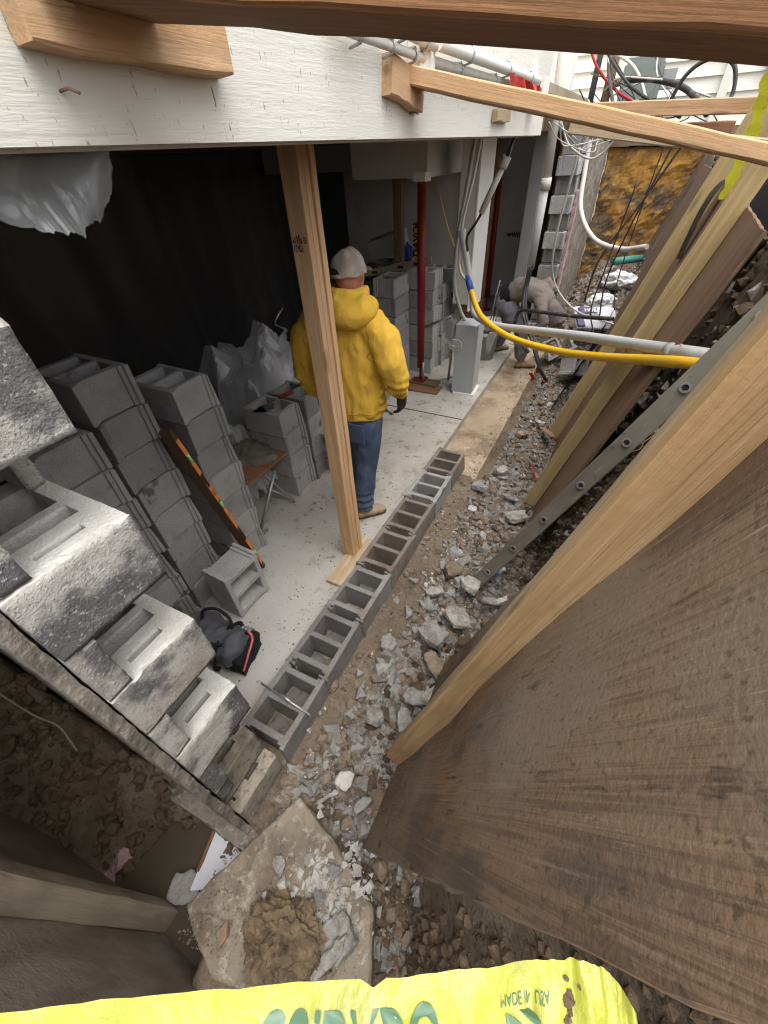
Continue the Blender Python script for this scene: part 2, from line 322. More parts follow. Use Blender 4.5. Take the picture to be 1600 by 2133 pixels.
T['stain'] = mat('grime_patch', (.14, .11, .08), [], [(60, I3, .3, 3)], .9)
T['denim'] = mat('blue_denim', (.075, .105, .175), [(4, I3, 5, .42, .64, (.16, .195, .265), .75), (220, (1, 1, .4), 2, .45, .6, (.03, .045, .09), .5)], [(260, I3, .25, 2), (16, (1, 1, .7), .6, 4)], .9)
T['skin'] = mat('skin', (.43, .20, .135), [(30, I3, 4, .45, .7, (.36, .145, .095), .6)], [(90, I3, .15, 4)], .55)
T['cap'] = mat('beige_canvas', (.40, .345, .295), [(9, I3, 5, .45, .62, (.27, .22, .18), .7)], [(200, I3, .3, 2)], .95)
T['glove'] = mat('black_glove', (.022, .020, .019), [(20, I3, 4, .5, .7, (.05, .045, .04), .6)], [(120, I3, .3, 3)], .65)
T['boot'] = mat('dusty_leather', (.36, .265, .17), [(9, I3, 5, .45, .7, (.22, .15, .09), .7)], [(70, I3, .3, 4)], .8)
T['sole'] = mat('boot_sole', (.055, .045, .038), [], [], .9)
T['taupe'] = mat('taupe_sweatshirt', (.20, .168, .152), [(5, I3, 5, .42, .66, (.13, .108, .098), .8)], [(180, I3, .25, 3), (14, I3, .35, 4)], .95)
T['greyjean'] = mat('grey_denim', (.20, .195, .225), [(4, I3, 5, .45, .7, (.28, .27, .29), .7)], [(200, I3, .25, 2), (14, I3, .35, 4)], .9)
T['black'] = mat('black_cloth', (.016, .016, .018), [], [(100, I3, .3, 3)], .85)
T['rubber'] = mat('black_cable', (.03, .03, .03), [(12, I3, 4, .55, .72, (.20, .18, .16), .7)], [], .5)
T['rope'] = mat('white_cable', (.62, .60, .55), [], [], .55)
T['wet_mortar'] = mat('wet_mortar', (.20, .185, .15), [(12, I3, 5, .4, .65, (.13, .118, .092), .8), (50, I3, 4, .55, .7, (.27, .25, .21), .5)], [(35, I3, .9, 6)], .7)
T['level_body'] = mat('dark_wood_level', (.10, .055, .03), [(4, (1, 20, 20), 4, .45, .65, (.06, .034, .02), .8, 'WOOD')], [], .5)
T['orange_paint'] = mat('orange_paint', (.80, .27, .06), [(14, I3, 4, .6, .72, (.35, .13, .05), .6)], [], .5)
T['vial'] = mat('green_vial', (.35, .75, .22), [], [], .15, spec=.7)
T['brass'] = mat('trowel_steel', (.50, .47, .42), [(10, I3, 4, .5, .7, (.36, .33, .28), .7)], [], .4, metal=.6)
T['bag_cloth'] = mat('grey_nylon', (.10, .10, .112), [(6, I3, 4, .5, .72, (.165, .165, .18), .6)], [(160, I3, .25, 2)], .65)
T['pink'] = mat('pink_trim', (.70, .16, .18), [], [], .6)
T['foam'] = mat('orange_clay_foam', (.40, .20, .045), [(1.5, I3, 6, .40, .56, (.12, .092, .066), .95), (5, I3, 6, .5, .66, (.62, .34, .06), .8), (14, I3, 5, .58, .7, (.135, .085, .04), .75), (50, I3, 4, .63, .72, (.55, .50, .40), .5)], [(14, I3, .6, 8), (60, I3, .9, 5)], .8)
T['pinkfoam'] = mat('pink_insulation', (.52, .33, .35), [(12, I3, 5, .45, .7, (.40, .27, .27), .6)], [(80, I3, .5, 4)], .9)
T['teal'] = mat('teal_pipe', (.09, .31, .27), [(8, I3, 4, .5, .7, (.05, .19, .165), .6)], [], .5)
T['sack'] = mat('white_paper_sack', (.72, .72, .74), [(3, I3, 5, .55, .72, (.50, .48, .46), .6)], [(22, I3, .5, 5)], .5)
T['sack_purple'] = mat('purple_print', (.12, .105, .19), [], [], .5)
T['tape'] = mat('yellow_tape', (.35, .355, .046), [(14, I3, 6, .46, .66, (.27, .275, .075), .8), (60, I3, 4, .70, .75, (.20, .17, .07), .8)], [(26, (1, 1, 1), .5, 6)], .28, spec=.5)
T['tape_ink'] = mat('green_ink', (.075, .15, .085), [(30, I3, 4, .55, .75, (.14, .22, .12), .6)], [], .35, spec=.5)
T['ink'] = mat('black_ink', (.035, .025, .02), [], [], .8)
T['water'] = mat('muddy_water', (.085, .07, .05), [], [(5, I3, .03, 2)], .04, spec=.6)
T['slab_chunk'] = mat('dirty_slab_chunk', (.27, .225, .172), [(4, I3, 7, .42, .62, (.135, .104, .075), .85), (26, I3, 5, .52, .68, (.44, .40, .33), .65), (60, I3, 4, .6, .7, (.06, .048, .036), .7), (2.2, I3, 4, .55, .7, (.30, .275, .235), .6)], [(40, I3, .8, 6), (140, I3, .5, 3)], .95)
T['rock'] = mat('pinkish_rock', (.40, .265, .18), [(14, I3, 5, .45, .66, (.64, .45, .32), .8), (40, I3, 4, .55, .7, (.22, .12, .07), .7)], [(50, I3, 1.0, 5)], .8)
T['bottle'] = mat('clear_bottle', (.75, .80, .82), [], [(40, I3, .2, 2)], .1, alpha=.45, spec=.7)
T['blue_label'] = mat('blue_label', (.10, .25, .62), [], [], .4)
T['cardboard'] = mat('cardboard', (.42, .40, .38), [], [], .85)
T['duct'] = mat('flex_duct', (.52, .52, .52), [], [], .25, metal=.9)
T['bucket'] = mat('grey_bucket', (.36, .36, .36), [(8, I3, 4, .5, .72, (.24, .21, .18), .7)], [], .55)
T['glass'] = mat('window_glass', (.03, .035, .04), [], [], .05, spec=.6)
T['meter'] = mat('green_grey_meter', (.22, .25, .235), [(8, I3, 4, .5, .7, (.15, .165, .155), .6)], [], .5)
T['rust'] = mat('rusty_pipe', (.23, .155, .10), [(12, I3, 5, .45, .7, (.13, .085, .055), .8)], [(60, I3, .4, 4)], .85)
T['lettering_y'] = mat('yellow_label', (.60, .42, .03), [], [], .5)
T['root'] = mat('dry_root', (.33, .27, .19), [], [(60, I3, .4, 3)], .9)
T['felt'] = mat('dark_felt_strip', (.085, .068, .054), [(12, I3, 5, .45, .7, (.15, .125, .10), .6)], [(50, I3, .5, 5)], .85)
# ================================================================== GROUND
def lerp_tab(x, tab):
    if x <= tab[0][0]: return tab[0][1]
    for (a, va), (b, vb) in zip(tab, tab[1:]):
        if x <= b: return va+(vb-va)*(x-a)/(b-a)
    return tab[-1][1]
def sst(a, b, x):
    t = min(1, max(0, (x-a)/(b-a))); return t*t*(3-2*t)
TOE = [(-.4, .06), (.05, -.02), (.3, -.17), (1.05, -.17), (1.3, -.06), (2.2, .0), (2.4, .02), (5, .02), (6.5, .0), (8, .05)]
def H0(x, y):
    z = -.125
    sl_ = 3.3 if y > .2 else 3.0
    top = 2.02
    z = max(z, min(top, -.125+(x-lerp_tab(y, TOE))*sl_))
    if y > 5.6 and x < .8: z = max(z, -.125 + .42*sst(5.8, 8.6, y)*sst(-1.0, -.3, x) + .12*sst(5.8, 9, y))
    if -.86 < x < -.45 and y < 3.3: z = max(z, -.125+.07*sst(-.50, -.66, x)*sst(3.3, 2.9, y))
    k = sst(.04, -.02, y)*sst(-.72, -.84, x)
    if k > 0:
        zl = -.40 + 1.25*max(0, -1.16-x) - .10*max(0, -1.9-x)
        zl += .22*sst(-.02, -.30, y)*sst(-1.05, -1.3, x)*-1
        z = z*(1-k)+min(1.5, zl)*k
    if y < -.48: z = max(z, min(1.9, -.33+(-.48-y)*3.0))
    if x < -1.16 and y > .1: z = -.25
    if x < -3.2 and y > .1: z = -.3
    if x > 1.2 or y < -1.6: z = max(z, 1.98)
    return z
def H(x, y):
    z = H0(x, y)
    if z < -.2 and y > .1: return z
    n = fbm((x, y, 0), 3.1, 3)*.035 + fbm((x, y, 3), 11, 3)*.02
    if x < -.62 and y > .1: n *= .35
    if z > 0 and x > -.5: n *= 1.9
    if x < -1.1 and y < 0.05: n = n*1.6 + .13*(1-2*abs(fbm((x, y, z*.5), 4.2, 3, 6))) + .05*(1-2*abs(fbm((x, y, z*.5), 12, 2, 9)))-.09
    return z+n
def span(a, b, step, lo, hi):
    xs = []; v = a
    while v < b: xs.append(v); v += step
    xs.append(b)
    st = step*2; v = a-st; L_ = []
    while v > lo: L_.append(v); st *= 1.5; v -= st
    L_.append(lo); st = step*2; v = b+st; R_ = []
    while v < hi: R_.append(v); st *= 1.5; v += st
    R_.append(hi)
    return L_[::-1]+xs+R_
gx = span(-2.9, 1.35, .032, -90, 90); gy = span(-1.1, 10.2, .036, -90, 120)
verts = [(x, y, H(x, y)) for y in gy for x in gx]; nx = len(gx)
faces = [(j*nx+i, j*nx+i+1, (j+1)*nx+i+1, (j+1)*nx+i) for j in range(len(gy)-1) for i in range(nx-1)]
gm = bpy.data.meshes.new('ground'); gm.from_pydata(verts, [], faces); smooth(gm)
mobj('ground', gm, T['dirt'], kind='structure')

# slab and footing
mobj('floor_slab', box_bm(-9, -1.135, .315, 11, -.16, 0.0, .012), T['slab'], kind='structure')
fm = rough_box(-1.30, -.70, .056, 7.6, -.30, -.082, .04, .014, 7, 3)
mobj('footing', fm, T['footing'], kind='structure')
mobj('slab_joint', box_bm(-2.7, -1.14, 3.93, 3.945, -.01, .0025), T['ink'], kind='structure')

# water lying in the hole below the left wall
pw = bmesh.new()
ring = [(-1.35, -.42), (-.62, -.47), (-.55, -.30), (-.72, -.06), (-.86, -.02), (-1.1, -.02), (-1.3, -.12)]
pw.faces.new([pw.verts.new((x, y, -.292)) for x, y in ring])
mobj('puddle', pw, T['water'], kind='structure')

# ================================================================== HOUSE
house = thing('house', 'white painted house held up over the open basement', 'house', (0, 0, 0))
def hp(name, b, m, parent=house): return mobj(name, b, m, parent)
hp('siding', box_bm(-.905, -.862, -1.6, 4.42, 2.302, 4.2, .004), T['siding'])
hp('bottom_trim', box_bm(-.93, -.907, -1.6, 4.42, 2.296, 2.40, .003), T['siding'])
hp('ceiling', box_bm(-9, -.935, -1.6, 11, 2.56, 2.62), T['ceil'])
for i in range(24):
    y = -.9+i*.41
    hp('joist', box_bm(-7.5, -.94, y, y+.04, 2.335, 2.555), T['stud'])
hp('corner_post', box_bm(-1.10, -.93, 4.30, 4.44, 2.30, 4.2, .004), T['white'])
hp('recessed_siding', box_bm(-1.30, -1.16, 4.45, 7.3, 2.36, 4.2, .004), T['white'])
for y in (5.25, 6.2): hp('batten', box_bm(-1.158, -1.13, y, y+.09, 2.36, 4.2, .003), T['white'])
hp('side_wall', box_bm(-9, -1.0, 10.9, 11.0, -.1, 2.55), T['dark'])
hp('back_wall', box_bm(-9.1, -9, -.2, 11, -.1, 2.55), T['dark'])
# interior partitions far back
part = thing('partition_wall', 'pale interior partition with bare studs behind the bending worker', 'wall', (0, 0, 0))
def pp(name, b, m): return mobj(name, b, m, part)
Yp = 8.9
for a, b, m, n in ((-4.6, -3.05, 'drywall', 'drywall_panel'), (-3.05, -2.62, 'drywall', 'drywall_panel'), (-2.62, -1.80, 'drywall_w', 'drywall_panel'), (-1.80, -1.67, 'stud', 'stud'), (-1.67, -1.48, 'grey_panel', 'panel'), (-1.48, -1.41, 'stud', 'stud'), (-1.41, -1.13, 'orange', 'panel')):  # the orange end panel carries lamp glow as colour
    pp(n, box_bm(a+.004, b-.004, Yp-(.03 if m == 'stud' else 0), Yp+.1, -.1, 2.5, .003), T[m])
mobj('light_switch', box_bm(-2.13, -2.06, Yp-.012, Yp+.0, 1.35, 1.47, .003), T['white'], part)
bmx = bmesh.new()
pts = []
for i in range(60):
    pts.append(V((-2.06+.24*i/59, Yp-.004, 1.02+.035*math.sin(i*.62)*(0.4+i/59))))
mobj('scribble', tube_bm(pts, .008, 5, bmx), T['ink'], part)
# nearer interior: soffit, dark wall, brown door
sof = mobj('soffit_box', box_bm(-2.95, -2.06, 5.02, 6.9, 2.035, 2.50, .004), T['drywall'], label='pale drywall soffit box hanging from the ceiling above the far block stack', cat='soffit')
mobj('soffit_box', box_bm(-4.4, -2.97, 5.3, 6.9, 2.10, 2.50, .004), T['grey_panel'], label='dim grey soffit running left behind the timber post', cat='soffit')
ib = thing('inner_wall', 'dim interior wall with a brown door behind the red steel post', 'wall', (0, 0, 0))
mobj('drywall_panel', box_bm(-4.4, -2.92, 7.2, 7.3, 0, 2.5), T['drywall'], ib)
mobj('drywall_panel', box_bm(-2.915, -2.36, 7.2, 7.3, 0, 2.5), T['drywall'], ib)
mobj('door', box_bm(-2.355, -1.99, 7.17, 7.3, 0, 2.4, .004), T['door'], ib)
mobj('door_jamb', box_bm(-2.39, -2.356, 7.15, 7.3, 0, 2.4, .003), T['drywall'], ib)
mobj('door_jamb', box_bm(-1.985, -1.93, 7.15, 7.3, 0, 2.4, .003), T['door'], ib)

# white boxed chase that hangs clear of the floor
ch = thing('boxed_column', 'white boxed drywall column cut off above the floor beside the red post', 'column', (0, 0, 0))
b = box_bm(-1.81, -1.615, 5.35, 5.85, .78, 2.5, .004)
mobj('panel', b, T['drywall'], ch)
mobj('panel', box_bm(-1.611, -1.595, 5.34, 5.86, .70, 2.5, .003), T['drywall_w'], ch)

# ================================================================== BLOCKS
def grid_solid(xs, ys, zs, filled, name='block'):
    bm = bmesh.new(); cache = {}
    def vt(i, j, k):
        if (i, j, k) not in cache: cache[(i, j, k)] = bm.verts.new((xs[i], ys[j], zs[k]))
        return cache[(i, j, k)]
    nx, ny, nz = len(xs)-1, len(ys)-1, len(zs)-1
    F = [[filled((xs[i]+xs[i+1])/2, (ys[j]+ys[j+1])/2) for j in range(ny)] for i in range(nx)]
    g = lambda i, j: 0 <= i < nx and 0 <= j < ny and F[i][j]
    for i in range(nx):
        for j in range(ny):
            if not F[i][j]: continue
            bm.faces.new((vt(i, j, 0), vt(i, j+1, 0), vt(i+1, j+1, 0), vt(i+1, j, 0)))
            bm.faces.new((vt(i, j, nz), vt(i+1, j, nz), vt(i+1, j+1, nz), vt(i, j+1, nz)))
            for k in range(nz):
                if not g(i-1, j): bm.faces.new((vt(i, j, k), vt(i, j, k+1), vt(i, j+1, k+1), vt(i, j+1, k)))
                if not g(i+1, j): bm.faces.new((vt(i+1, j, k), vt(i+1, j+1, k), vt(i+1, j+1, k+1), vt(i+1, j, k+1)))
                if not g(i, j-1): bm.faces.new((vt(i, j, k), vt(i+1, j, k), vt(i+1, j, k+1), vt(i, j, k+1)))
                if not g(i, j+1): bm.faces.new((vt(i, j+1, k), vt(i, j+1, k+1), vt(i+1, j+1, k+1), vt(i+1, j+1, k)))
    bm.normal_update(); return bm
BL, BW, BH = .396, .272, .192
def block_bm(L=BL, W=BW, Hh=BH):
    hl, hw = L/2, W/2; e1, e2 = .014, .026
    xs = [-hl, -hl+e1, -hl+e2, -hl+e2+.034, -.016, .016, hl-e2-.034, hl-e2, hl-e1, hl]
    ys = [-hw, -hw+.024, -hw+.034, -hw+.046, hw-.046, hw-.034, hw-.024, hw]
    def fil(x, y):
        ax, ay = abs(x), abs(y)
        if ay > hw-.024: return True
        if ay > hw-.034: return ax < hl-e1 and True
        if ax > hl-e2: return ay > hw-.046 and ax < hl-e1
        if .016 < ax < hl-e2-.034: return ay > hw-.034
        return True
    bm = grid_solid(xs, ys, [0, Hh], fil)
    bmesh.ops.dissolve_limit(bm, angle_limit=.01, verts=bm.verts, edges=bm.edges)
    return bm
def finish_block(bm, seed):
    es = [e for e in bm.edges if len(e.link_faces) == 2 and e.calc_face_angle(0) > .6]
    bmesh.ops.bevel(bm, geom=es, offset=.0028, segments=1, affect='EDGES')
    rr = random.Random(seed)
    for _ in range(3):
        e = V((rr.choice((-1, 1))*BL/2, rr.choice((-1, 1))*BW/2, rr.choice((0, 1, 1))*BH)); c = e+V((rr.uniform(-.05, .05)*(rr.random() < .5), 0, 0)); R_ = rr.uniform(.02, .045)
        for v in bm.verts:
            d = (v.co-c).length
            if d < R_: v.co += (V((0, 0, BH/2))-e).normalized()*rr.uniform(.5, 1)*(R_-d)*.8
    me = bpy.data.meshes.new('concrete_block'); bm.to_mesh(me); bm.free()
    for v in me.vertices:
        v.co += V((fbm(v.co, 40, 2, seed), fbm(v.co, 40, 2, seed+9), fbm(v.co, 40, 2, seed+5)))*.0016
    return me
BLK = [finish_block(block_bm(), s) for s in (1, 2, 3, 4, 5, 6, 7)]
def with_mat(me, m):
    c = me.copy(); c.materials.clear(); c.materials.append(m); return c
BLK_ROW = [with_mat(b, T['block_row']) for b in BLK]
BLK_BRN = [with_mat(b, T['block_stain']) for b in BLK]
BLK_GRY = [with_mat(b, T['block']) for b in BLK]

# new row of blocks along the footing
RX = -.976; Y0 = 3.178
row = thing('new_block_wall', 'single course of new hollow concrete blocks laid along the footing', 'block wall', (RX, 0, -.08))
rowmat = [BLK_BRN, BLK_GRY, BLK_BRN, BLK_BRN, BLK_ROW, BLK_ROW, BLK_ROW]
for i in range(7):
    o = bpy.data.objects.new('block', rowmat[i][i % 7]); link(o, row)
    o.location = (random.uniform(-.003, .003), Y0-.406*(i+.5), random.uniform(0, .004)); o.rotation_euler = (0, 0, math.pi/2+random.uniform(-.006, .006))
for i in range(1, 7):
    for s in (-1, 1):
        me = rough_box(-.03, .03, -.008, .008, 0, .192, .012, .009, 40, i*3+s)
        mobj('mortar_joint', me, T['mortar'], row, loc=(s*.112, Y0-.406*i, 0))
for i in (4, 5, 6):     # mortar squeezed up in the open cells of the nearest blocks
    for s in (-1, 1):
        me = rough_box(-.085, .085, -.055, .055, 0, random.uniform(.02, .05), .018, .02, 12, i*7+s)
        mobj('mortar_bed', me, T['mortar'], row, loc=(0, Y0-.406*(i+.5)+s*.09, .001))

# old wall on the left, its end toothed where it was broken away
def broken_block(x0, x1, y0, y1, z0, z1, holes, mside, mtop, seed, amt=.009, res=.013):
    n = lambda a, b: [a+(b-a)*i/max(1, round((b-a)/res)) for i in range(max(1, round((b-a)/res))+1)]
    def fil(x, y):
        for (a, b, c, d) in holes:
            if x1-b < x < x1-a and y0+c < y < y0+d: return False
        return True
    bm = grid_solid(n(x0, x1), n(y0, y1), n(z0, z1), fil)
    me = bpy.data.meshes.new('block'); bm.to_mesh(me); bm.free()
    ns = [v.normal.copy() for v in me.vertices]
    for v, nn in zip(me.vertices, ns):
        p = v.co.copy()
        end = p.x > x1-.016
        k = 1.0 if end else .30
        v.co += nn*(fbm(p, 9, 2, seed)*amt*.6 + fbm(p, 60, 3, seed+4)*amt*.55)*k
        if end and nn.z > .3: v.co.x -= abs(fbm(p, 14, 3, seed+2))*.014; v.co.z -= abs(fbm(p, 16, 3, seed+8))*.009
    me.materials.append(mside); me.materials.append(mtop)
    for p in me.polygons:
        p.use_smooth = p.normal.x > .5
        c_ = p.center
        if p.normal.z > .6 or (c_.x < x1-.03 and y0+.012 < c_.y < y1-.012): p.material_index = 1
    return me
WY0, WY1 = .052, .312
oldw = thing('old_block_wall', 'broken toothed end of the old pale block wall at the left', 'block wall', (0, 0, 0))
CR_X = {0: -.855, 1: -.925, 2: -1.0, 3: -1.0, 4: -.805, 5: -1.04, 6: -.805, 7: -1.05, 8: -.80, 9: -1.09, 10: -.80, 11: -.93}
SLOT = [(.052, .078, .095, .20), (.052, .078, .018, .045), (.118, .17, .05, .215), (.20, .33, .045, .22)]
for k in range(12):
    z0 = -.08+.2*k; x1 = CR_X[k]
    brown = k <= 1
    hol = SLOT if k in (1, 4, 6, 8) else ([(.05, .075, .12, .19), (.05, .075, .02, .045)] if k == 0 else [(-.01, .10, .05, .215)])
    yb = WY1 if k in (0, 1, 4, 6, 8, 10) else WY1-.006
    ya = WY0 if k in (0, 1, 4, 6, 8, 10) else .118
    if k == 10: ya, hol = WY0, []
    me = broken_block(x1-.39, x1, ya, yb, z0, z0+.196, [(a, b, max(0, c-(ya-WY0)), d-(ya-WY0)) for a, b, c, d in hol], T['old_brown'] if brown else T['old'], T['old_brown'] if brown else T['old_top'], k*5+1, .0042)
    mobj('block', me, None, oldw)
    if k not in (0, 1, 4, 6, 8, 10):
        me = broken_block(-1.3, -.808 if k > 2 else -.86, WY0, .114, z0+.001, z0+.195, [], T['old'], T['old_top'], k*5+3, .0042)
        mobj('face_shell', me, None, oldw)
mobj('wall_body', box_bm(-3.2, -1.48, WY0+.01, WY1-.01, -.08, 2.31), T['old'], oldw)
pg = rough_box(-3.2, -.835, .016, .047, -.1, 2.25, .02, .004, 22, 5)
for v in pg.vertices:
    if v.co.x > -1.0: v.co.x -= .03*abs(fbm((0, 0, v.co.z), 3.1, 2, 2)); v.co.y -= .012*sst(.9, .3, v.co.z)*max(0, .4+fbm((0, 0, v.co.z), 5, 3, 8))
mobj('parging', pg, T['parge'], oldw)
mobj('footing_edge', rough_box(-3.2, -.72, -.045, .05, -.45, -.09, .03, .012, 10, 12), T['parge'], oldw)

# old wall further along, toothed the same way
farw = thing('old_block_wall', 'far end of the old block wall with alternating toothed blocks', 'block wall', (0, 0, 0))
for k in range(12):
    z0 = -.08+.2*k; y0 = 7.05 if k % 2 == 0 else 7.24
    o = bpy.data.objects.new('block', BLK_GRY[k % 7]); link(o, farw); o.location = (RX, y0+BL/2, z0); o.rotation_euler = (0, 0, math.pi/2)
mobj('wall_body', box_bm(-1.10, -.85, 7.66, 10.2, -.1, 2.3), T['block'], farw)
mobj('parging', rough_box(-.838, -.80, 7.45, 10.2, -.1, 2.28, .08, .02, 6, 7), T['parge'], farw)
mobj('insulation_sheet', rough_box(-.836, -.80, 7.26, 7.44, .55, 1.75, .04, .012, 14, 9), T['pinkfoam'], farw)

# neighbouring wing: ochre-stained foundation, clapboards and window above
wing = thing('neighbor_wing', 'cream clapboard wing above an orange stained foundation wall', 'house', (0, 0, 0))
fo = rough_box(-.78, 3.5, 10.2, 10.5, -.2, 2.12, .05, .035, 4.5, 4)
mobj('foundation_wall', fo, T['foam'], wing)
mobj('sill_beam', rough_box(-.9, 3.5, 10.12, 10.5, 2.13, 2.30, .08, .02, 5, 4), T['stud'], wing)
for i in range(16):
    z0 = 2.31+i*.19
    bm = bmesh.new()
    v = [bm.verts.new(p) for p in ((-1.6, 10.20, z0), (8, 10.20, z0), (8, 10.24, z0+.2), (-1.6, 10.24, z0+.2), (-1.6, 10.30, z0), (8, 10.30, z0), (8, 10.30, z0+.2), (-1.6, 10.30, z0+.2))]
    for f in ((0, 1, 2, 3), (0, 4, 5, 1), (3, 2, 6, 7), (4, 7, 6, 5), (0, 3, 7, 4), (1, 5, 6, 2)): bm.faces.new([v[q] for q in f])
    bmesh.ops.recalc_face_normals(bm, faces=bm.faces)
    mobj('clapboard', bm, T['clap'], wing)
mobj('corner_board', box_bm(-.98, -.80, 10.14, 10.20, 2.31, 5.3, .004), T['clap'], wing)
mobj('corner_board', box_bm(.55, .67, 10.14, 10.20, 2.31, 5.3, .004), T['clap'], wing)
wn = mobj('window', box_bm(1.05, 2.3, 10.1, 10.19, 2.9, 4.4, .01), T['clap'], wing)
mobj('pane', box_bm(1.14, 2.21, 10.09, 10.098, 3.0, 4.3), T['glass'], wn)
# ================================================================== STACKED BLOCKS
def loose_block(loc, rz=0, label=None, group=None, meshes=BLK_GRY, rot=None):
    o = bpy.data.objects.new('concrete_block', random.choice(meshes)); link(o, None, label, 'concrete block', group)
    o.location = loc; o.rotation_euler = rot or (0, 0, rz); return o
ORD = ['bottom', 'second', 'third', 'fourth', 'fifth', 'sixth', 'seventh', 'eighth']
def stack(cx, cy, n, where, group, rz=0, z0=0, jit=.009):
    for i in range(n):
        pos = 'top' if i == n-1 else (ORD[i] + (' from the bottom' if i else ''))
        loose_block((cx+random.uniform(-jit, jit), cy+random.uniform(-jit, jit), z0+i*.2), rz+random.uniform(-.028, .028), 'grey block, %s in %s' % (pos, where), group)
GS = 'grey blocks stacked behind the old wall'
stack(-2.118, .965, 8, 'the tallest stack behind the toothed wall', GS)
stack(-2.10, 1.363, 7, 'the stack behind the spirit level', GS)
stack(-2.118, .672, 7, 'the stack half hidden by the toothed wall', GS)
stack(-2.118, .385, 4, 'the short stack hidden behind the toothed wall', GS)
# single block standing on its end, cells towards the trench
loose_block((-1.80, 1.02, .20), 0, 'single grey block tipped on its side, cells facing out, before the stacks', None, BLK_GRY, rot=(0, math.pi/2, math.radians(-2)))
GT = 'blocks stacked behind the mortar board'
stack(-2.215, 2.225, 4, 'the wet dark stack that holds the trowel', GT)
stack(-2.20, 2.52, 4, 'the stack just behind the trowel stack', GT)
stack(-2.0, 2.72, 2, 'the low stack beside the yellow hooded man', GT, rz=math.pi/2)
GF = 'dark grey blocks stacked behind the red post'
stack(-2.35, 4.72, 6, 'the far stack nearest the wooden post', GF, rz=math.pi/2)
stack(-2.12, 5.10, 6, 'the far stack directly behind the red post', GF)
stack(-2.10, 5.40, 5, 'the far stack right of the red post', GF)
stack(-2.05, 5.70, 4, 'the far stack beside the white column', GF, rz=.05)
stack(-2.30, 6.3, 5, 'the rearmost stack by the brown door', GF, rz=.1)

# ================================================================== TIMBER POST
post = thing('timber_post', 'doubled fir post standing in front of the yellow hooded man', 'post', (-1.25, 1.70, .028))
board('plank', (-1.2465, 1.668, .032), (-1.292, 1.722, 2.33), .092, .036, T['fir'], up=(0, 1, .02), parent=post, bev=.002)
board('plank', (-1.2465, 1.706, .032), (-1.292, 1.760, 2.33), .092, .036, T['fir'], up=(0, 1, .02), parent=post, bev=.002)
board('plank', (-1.2365, 1.744, .032), (-1.282, 1.798, 2.33), .092, .036, T['fir'], up=(0, 1, .02), parent=post, bev=.002)
st = thing('t', None, None); bpy.data.objects.remove(st)
for r_, (dz, n) in enumerate(((1.985, 7), (1.955, 5))):      # mill stamp printed on the post
    for i in range(n):
        x = -.036+i*.011+random.uniform(-.002, .002)
        for q in range(3):
            bmq = box_bm(0, random.uniform(.003, .007), -.0004, .0004, 0, random.uniform(.003, .014))
            mobj('stamp_mark', bmq, T['ink'], post, loc=(-1.2465-.0465*dz/2.3+x+1.25+random.uniform(-.002, .002), 1.668+.054*dz/2.3-.0200-1.70, dz-.028+q*.009))
board('base_board', (-1.195, 1.375, .016), (-1.195, 1.86, .016), .155, .032, T['pine_pale'], cuts=4, label='pale wood pad on the slab under the doubled fir post', cat='board')

# ================================================================== SHORING ON THE RIGHT
def sheet(name, c, m, thick=.018, nu=24, nv=40, amt=.004, **kw):
    """c: four corners, bottom-near, bottom-far, top-far, top-near; local x runs up the sheet"""
    a, b, d, e = [V(p) for p in c]
    up = ((d+e)-(a+b)).normalized(); M4 = frame(a, a+up, (b-a).cross(up)); Mi = M4.inverted()
    bm = bmesh.new(); rows = []
    for j in range(nv+1):
        t = j/nv; r = []
        for i in range(nu+1):
            s = i/nu; p = (a*(1-s)+b*s)*(1-t)+(e*(1-s)+d*s)*t
            q = Mi @ p; q.z += fbm(p, 1.3, 2)*amt
            if j in (0, nv): q.x += fbm(p, 22, 2, 3)*.006
            if i in (0, nu): q.y += fbm(p, 14, 3, 3)*.005
            r.append(bm.verts.new(q))
        rows.append(r)
    for j in range(nv):
        for i in range(nu): bm.faces.new((rows[j][i], rows[j][i+1], rows[j+1][i+1], rows[j+1][i]))
    bmesh.ops.recalc_face_normals(bm, faces=bm.faces)
    g = bmesh.ops.solidify(bm, geom=list(bm.faces), thickness=thick)
    return mobj(name, bm, m, M4=M4, **kw)
def lean1(y, z, off=0): return V((-.31+.258*(z+.08)-off, y, z))
sheet('plywood_sheet', (lean1(.215, -.12), lean1(1.19, -.12), lean1(.70, 2.16), lean1(.045, 2.16)), T['ply'], amt=.02, label='large muddy brown plywood sheet leaning in the right foreground', cat='plywood')
def lean2(y, z, off=0): return V((-.095+.272*(z+.08)-off, y, z))
sheet('plywood_sheet', (lean2(2.36, -.1), lean2(3.40, -.1), lean2(3.36, 2.0), lean2(2.34, 1.97)), T['ply2'], label='brown plywood sheet leaning between the ladder and the yellowish plank', cat='plywood')
sheet('plywood_sheet', (lean2(3.42, -.1, .01), lean2(4.62, -.1, .01), lean2(4.52, 2.02, .01), lean2(3.39, 2.0, .01)), T['ply2'], label='brown plywood sheet between the two long yellowish planks', cat='plywood')
sheet('plywood_sheet', (lean2(4.65, -.1), lean2(5.9, -.1), lean2(6.7, 2.0), lean2(5.0, 2.02)), T['ply2'], label='farthest brown plywood sheet behind the second yellowish plank', cat='plywood')
